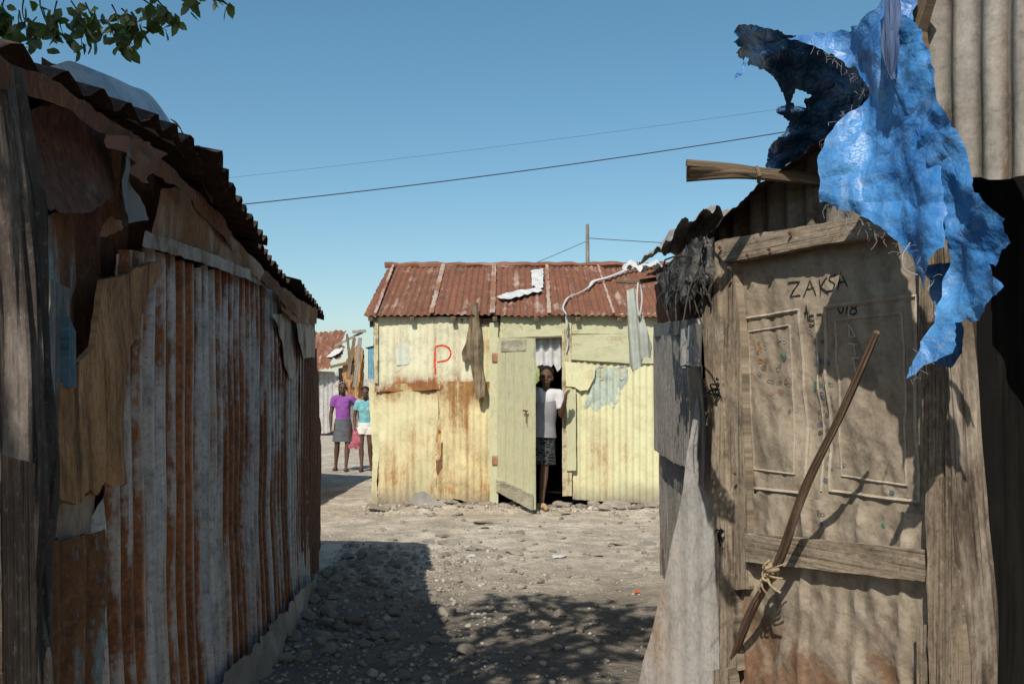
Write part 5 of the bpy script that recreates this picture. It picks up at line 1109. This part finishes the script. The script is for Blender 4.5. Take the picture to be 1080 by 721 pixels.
def person(loc, H, rz, label, pose, build=1.0):
    """faces -y; x to the viewer's right.  pose gives knees, ankles, elbows, wrists and head turn in metres for a 1.6 m body"""
    s = H / 1.6; root = empty('person', loc, label, 'person'); root.rotation_euler = (0, 0, rz); root.scale = (s, s, s)
    b = MB(); V3 = Vector
    hip = pose.get('hip', V3((0, 0, .86))); ch = V3((hip.x * .5 + pose.get('sway', 0), 0, 1.16)); nk = V3((ch.x, .005, 1.345)); hd = nk + V3((pose.get('hx', 0), -.022, .135))
    w = build
    cap(b, [hip + V3((0, .01, -.03)), hip + V3((0, .0, .09)), ch + V3((0, .005, -.06)), ch + V3((0, .0, .07)), nk + V3((0, .01, -.05))], [.128 * w, .105 * w, .118 * w, .112 * w, .06], 20, .72)
    for sx in (-1, 1): b.ball(ch + V3((sx * .055, -.058, .0)), (.05 * w, .035 * w, .055 * w)); b.ball(hip + V3((sx * .06, .055, -.03)), (.08 * w, .07 * w, .085 * w))
    cap(b, [nk + V3((0, .015, -.06)), nk + V3((0, .005, .06))], [.05, .042], 14)
    b.ball(hd + V3((0, .012, .02)), (.072, .092, .095), None, 20, 14); b.ball(hd + V3((0, -.02, -.045)), (.054, .062, .062), None, 16, 10); b.ball(hd + V3((0, -.052, -.082)), (.026, .022, .020))
    b.ball(hd + V3((0, -.088, -.028)), (.017, .018, .014)); b.tube([hd + V3((0, -.076, .012)), hd + V3((0, -.094, -.024))], [.009, .013], 8)
    b.ball(hd + V3((0, -.078, -.058)), (.026, .013, .009)); b.ball(hd + V3((0, -.076, -.067)), (.023, .013, .008))
    for sx in (-1, 1): b.ball(hd + V3((sx * .073, .012, -.012)), (.011, .02, .03)); b.ball(hd + V3((sx * .044, -.055, -.03)), (.026, .02, .018)); b.tube([hd + V3((sx * .012, -.082, .022)), hd + V3((sx * .045, -.07, .020))], .009, 6)
    for i, sx in enumerate((-1, 1)):
        hp = hip + V3((sx * .078 * w, 0, -.04)); kn = V3(pose['knee'][i]); an = V3(pose['ankle'][i])
        cap(b, [hp, hp.lerp(kn, .5) + V3((sx * .008, -.012, 0)), kn], [.088 * w, .068 * w, .048], 16); cap(b, [kn, kn.lerp(an, .32) + V3((0, .016, 0)), kn.lerp(an, .7) + V3((0, .006, 0)), an], [.047, .050, .035, .029], 14)
        t = V3(pose.get('toe', ((0, -1, 0),) * 2)[i]).normalized(); cap(b, [an + V3((0, .025, -.045)) , an + t * .06 + V3((0, 0, -.045)), an + t * .14 + V3((0, 0, -.058))], [.032, .032, .022], 12, .8)
        for q in range(5): e = an + t * (.165 - .008 * q) + V3((-t.y, t.x, 0)) * (-sx) * (.026 - .013 * q) + V3((0, 0, -.064)); cap(b, [e - t * .03, e], [.010, .0085 if q else .011], 8, sub=1)
        sh = ch + V3((sx * .152 * w, .01, .135)); el = V3(pose['elbow'][i]); wr = V3(pose['wrist'][i]); b.ball(sh, (.05, .048, .05))
        cap(b, [ch + V3((sx * .06, .01, .14)), sh], [.05, .046], 12); cap(b, [sh, sh.lerp(el, .45), el], [.045, .041, .033], 14); cap(b, [el, el.lerp(wr, .3), wr], [.033, .035, .023], 12)
        hand(b, wr, V3(pose['hdir'][i]), V3(pose['palm'][i]), .92, pose.get('curl', (.4, .4))[i], 1 if pose.get('hs', (1, 1))[i] > 0 else -1)
    body = remesh(b, .0062, 'body', M_SK, root, 4)
    e = MB()
    for sx in (-1, 1): e.ball(hd + V3((sx * .029, -.0765, .004)), (.012, .008, .0065), None, 10, 8)
    e.build('eyes', M_EYE, None).parent = root
    e = MB()
    for sx in (-1, 1): e.ball(hd + V3((sx * .029, -.0825, .004)), (.0065, .004, .0068), None, 8, 6)
    e.build('pupils', M_HAIR, None).parent = root
    return root, dict(hip=hip, ch=ch, nk=nk, hd=hd)
def tee(root, J, pose, mat, hem, w=1.0, sl=.55, name='shirt', neck=.055):
    b = MB(); V3 = Vector; hip, ch, nk = J['hip'], J['ch'], J['nk']
    cap(b, [V3((hip.x, .0, hem)), hip + V3((0, .0, .10)), ch + V3((0, 0, -.05)), ch + V3((0, 0, .08)), ch + V3((0, .005, .15))], [.150 * w, .128 * w, .134 * w, .126 * w, .085], 22, .74, False)
    for sx in (-1, 1): b.ball(ch + V3((sx * .05, -.058, 0)), (.062, .04, .066))
    for i, sx in enumerate((-1, 1)):
        sh = ch + V3((sx * .152 * w, .01, .135)); el = V3(pose['elbow'][i]); cap(b, [ch + V3((sx * .05, .01, .135)), sh], [.06, .058], 14); b.ball(sh, (.059, .057, .058)); cap(b, [sh, sh.lerp(el, sl)], [.059, .062], 14, 1, False)
    return remesh(b, .010, name, mat, root, 3)
def hair(root, J, bun=0.0):
    b = MB(); hd = J['hd']; b.ball(hd + Vector((0, .030, .045)), (.082, .094, .088), None, 18, 12)
    for k in range(26): a = k * 2.4; r = .07 * math.sqrt(k / 26); b.ball(hd + Vector((r * math.cos(a), .035 + r * math.sin(a), .112 - r * .45)), (.022, .022, .02))
    if bun: b.ball(hd + Vector((0, .09, .09)), (.05 * bun,) * 3); 
    return remesh(b, .009, 'hair', M_HAIR, root, 2)
def skirt(root, J, mat, z0, z1, r0, r1, name='skirt', fl=.74):
    b = MB(); h = J['hip']; b.tube([Vector((h.x, .0, z0)), Vector((h.x, 0, (z0 + z1) / 2)), Vector((h.x, -.005, z1))], [r0, (r0 + r1) / 2 * 1.02, r1], 26, .08, 3, flat=fl, sub=4); return b.build(name, mat, None)
def sandals(root, pose):
    for i, sx in enumerate((-1, 1)):
        b = MB(); an = Vector(pose['ankle'][i]); t = Vector(pose.get('toe', ((0, -1, 0),) * 2)[i]).normalized(); b.tube([an + Vector((0, .05, -.083)), an + t * .05 + Vector((0, 0, -.083)), an + t * .17 + Vector((0, 0, -.083))], [.038, .042, .03], 14, flat=.25, sub=3)
        b.tube([an + t * .14 + Vector((0, 0, -.055)), an + t * .09 + Vector((.035, 0, -.06)), an + t * .05 + Vector((.042, 0, -.078))], .006, 6, sub=3); b.tube([an + t * .14 + Vector((0, 0, -.055)), an + t * .09 + Vector((-.035, 0, -.06)), an + t * .05 + Vector((-.042, 0, -.078))], .006, 6, sub=3)
        o = b.build('sandal', M_SHOE, None); o.parent = root
# first girl
pose = dict(knee=[(-.10, -.03, .47), (.085, -.07, .47)], ankle=[(-.13, .08, .095), (.06, -.12, .09)], toe=[(-.15, -1, -.0), (.05, -1, 0)], elbow=[(-.215, .02, 1.02), (.33, .06, 1.12)], wrist=[(-.215, -.03, .79), (.55, .04, 1.22)],
            hdir=[(0, -.1, -1), (.75, -.55, -.25)], palm=[(1, 0, 0), (0, -.6, -.8)], hs=(1, -1))
g1, J = person((-3.04, 17.9, gz(-3.04, 17.9)), 1.60, .12, 'girl in a purple t-shirt and grey denim skirt walking up the lane', pose)
tee(g1, J, pose, cloth('purple_jersey', (.20, .06, .25), (.26, .09, .32), 6), .87)
M_DEN = cloth('grey_denim', (.075, .08, .09), (.12, .125, .14), 12)
skirt(g1, J, M_DEN, .52, .93, .195, .142).parent = g1; hair(g1, J, .9); sandals(g1, pose)
o = MB(); 
for k in range(8): o.ball(J['hd'] + Vector((.082 * math.cos(k * PI / 7), -.03, .03 + .075 * math.sin(k * PI / 7))), (.015, .02, .015))
o = o.build('headband', cloth('patterned_band', (.30, .20, .20), (.45, .38, .36), 60), None); o.parent = g1
# second girl
pose = dict(knee=[(-.075, -.07, .46), (.09, -.02, .46)], ankle=[(-.06, -.10, .09), (.10, .08, .095)], toe=[(-.1, -1, 0), (.1, -1, 0)], elbow=[(-.21, .02, 1.03), (.215, .02, 1.03)], wrist=[(-.19, -.08, .83), (.21, -.04, .80)],
            hdir=[(.05, -.15, -1), (0, -.1, -1)], palm=[(1, -.2, 0), (-1, 0, 0)], hs=(1, -1), curl=(.8, .4))
g2, J = person((-2.62, 17.8, gz(-2.62, 17.8)), 1.50, .05, 'girl in a turquoise t-shirt and white shorts carrying a pink cloth', pose, .95)
tee(g2, J, pose, cloth('turquoise_jersey', (.10, .30, .34), (.24, .45, .46), 9), .86, .95)
sh_ = MB(); hp = J['hip']; cap(sh_, [hp + Vector((0, 0, .06)), hp + Vector((0, .01, -.06))], [.142, .160], 20, .82, False)
for i, sx in enumerate((-1, 1)): k_ = Vector(pose['knee'][i]); a = hp + Vector((sx * .078, 0, -.05)); cap(sh_, [a, a.lerp(k_, .38)], [.112, .108], 16, 1, False)
sh_.ball(hp + Vector((0, 0, -.09)), (.12, .115, .08)); remesh(sh_, .01, 'shorts', cloth('white_denim', (.58, .55, .50), (.68, .65, .6), 8), g2, 2); hair(g2, J); sandals(g2, pose)
c = g2.location + Vector((-.19 * .94, -.10, .72)); PC = PL(c, (1, .2, 0))
tag(sheet('pink_cloth', cloth('pink_cloth', (.32, .08, .12), (.45, .16, .19), 8), PC, [(-.02, .06), (.03, .05), (.07, -.05), (.10, -.18), (.13, -.22), (.11, -.30), (.03, -.34), (-.03, -.30), (-.10, -.33), (-.11, -.26), (-.05, -.2), (-.04, -.08)], None, px=False, off=.03, gs=.015, jag=.006, wob=.03, wsc=9, thick=.02, seed=4), 'crumpled pink cloth held in the hand of the girl in turquoise', 'cloth')
# woman in the doorway, her hand on the frame
pose = dict(sway=.02, hx=.0, knee=[(-.07, -.05, .47), (.06, -.06, .48)], ankle=[(-.09, .0, .09), (.055, -.20, .10)], toe=[(-.1, -1, 0), (.35, -1, 0)], elbow=[(-.20, .05, 1.05), (.215, -.02, 1.06)], wrist=[(-.20, .02, .84), (.245, -.15, 1.215)],
            hdir=[(.0, -.1, -1), (.12, -.25, 1)], palm=[(1, 0, 0), (1, .25, 0)], hs=(1, 1), curl=(.4, .5))
wm, J = person((.325, 11.27, .02), 1.60, -.05, 'woman in a white blouse and grey tunic leaning in the dark doorway', pose)
tee(wm, J, pose, cloth('white_blouse', (.46, .45, .45), (.56, .55, .55), 7), 1.02, 1.02, .72)
tn = MB(); h_, c_ = J['hip'], J['ch']; tn.tube([Vector((h_.x, 0, .80)), h_ + Vector((0, 0, .1)), c_ + Vector((0, -.004, -.04)), c_ + Vector((-.01, -.004, .03))], [.176, .154, .152, .146], 26, .05, 2, flat=.86, sub=4)
tn.tube([c_ + Vector((-.075, -.075, .0)), c_ + Vector((-.085, -.075, .09)), c_ + Vector((-.10, .0, .19))], [.05, .045, .035], 12, flat=.5, sub=3)
wm.rotation_euler = (0, .06, -.05); wm.location.x -= .045
o = tn.build('tunic', cloth('grey_tunic', (.20, .195, .205), (.28, .275, .29), 7), None); o.parent = wm
m = M('patterned_cotton', .9, 0, .15); v = m.voro(m.uvc(), 26, 'DISTANCE_TO_EDGE'); m.set('Base Color', m.mix(m.ramp(v, [(.08, 1.0), (.14, 0.0)]), (.015, .016, .018), (.06, .07, .07)))
skirt(wm, J, m.m, .50, .9, .185, .148, 'patterned_skirt').parent = wm; hair(wm, J, .8)
for i, sx in enumerate((-1, 1)):
    b = MB(); an = Vector(pose['ankle'][i]); t = Vector(pose['toe'][i]).normalized(); cap(b, [an + Vector((0, .04, -.055)), an + t * .07 + Vector((0, 0, -.055)), an + t * .16 + Vector((0, 0, -.066))], [.040, .044, .030], 14, .85)
    remesh(b, .008, 'shoe', plain('tan_shoe', (.36, .24, .12), .15), wm, 2)
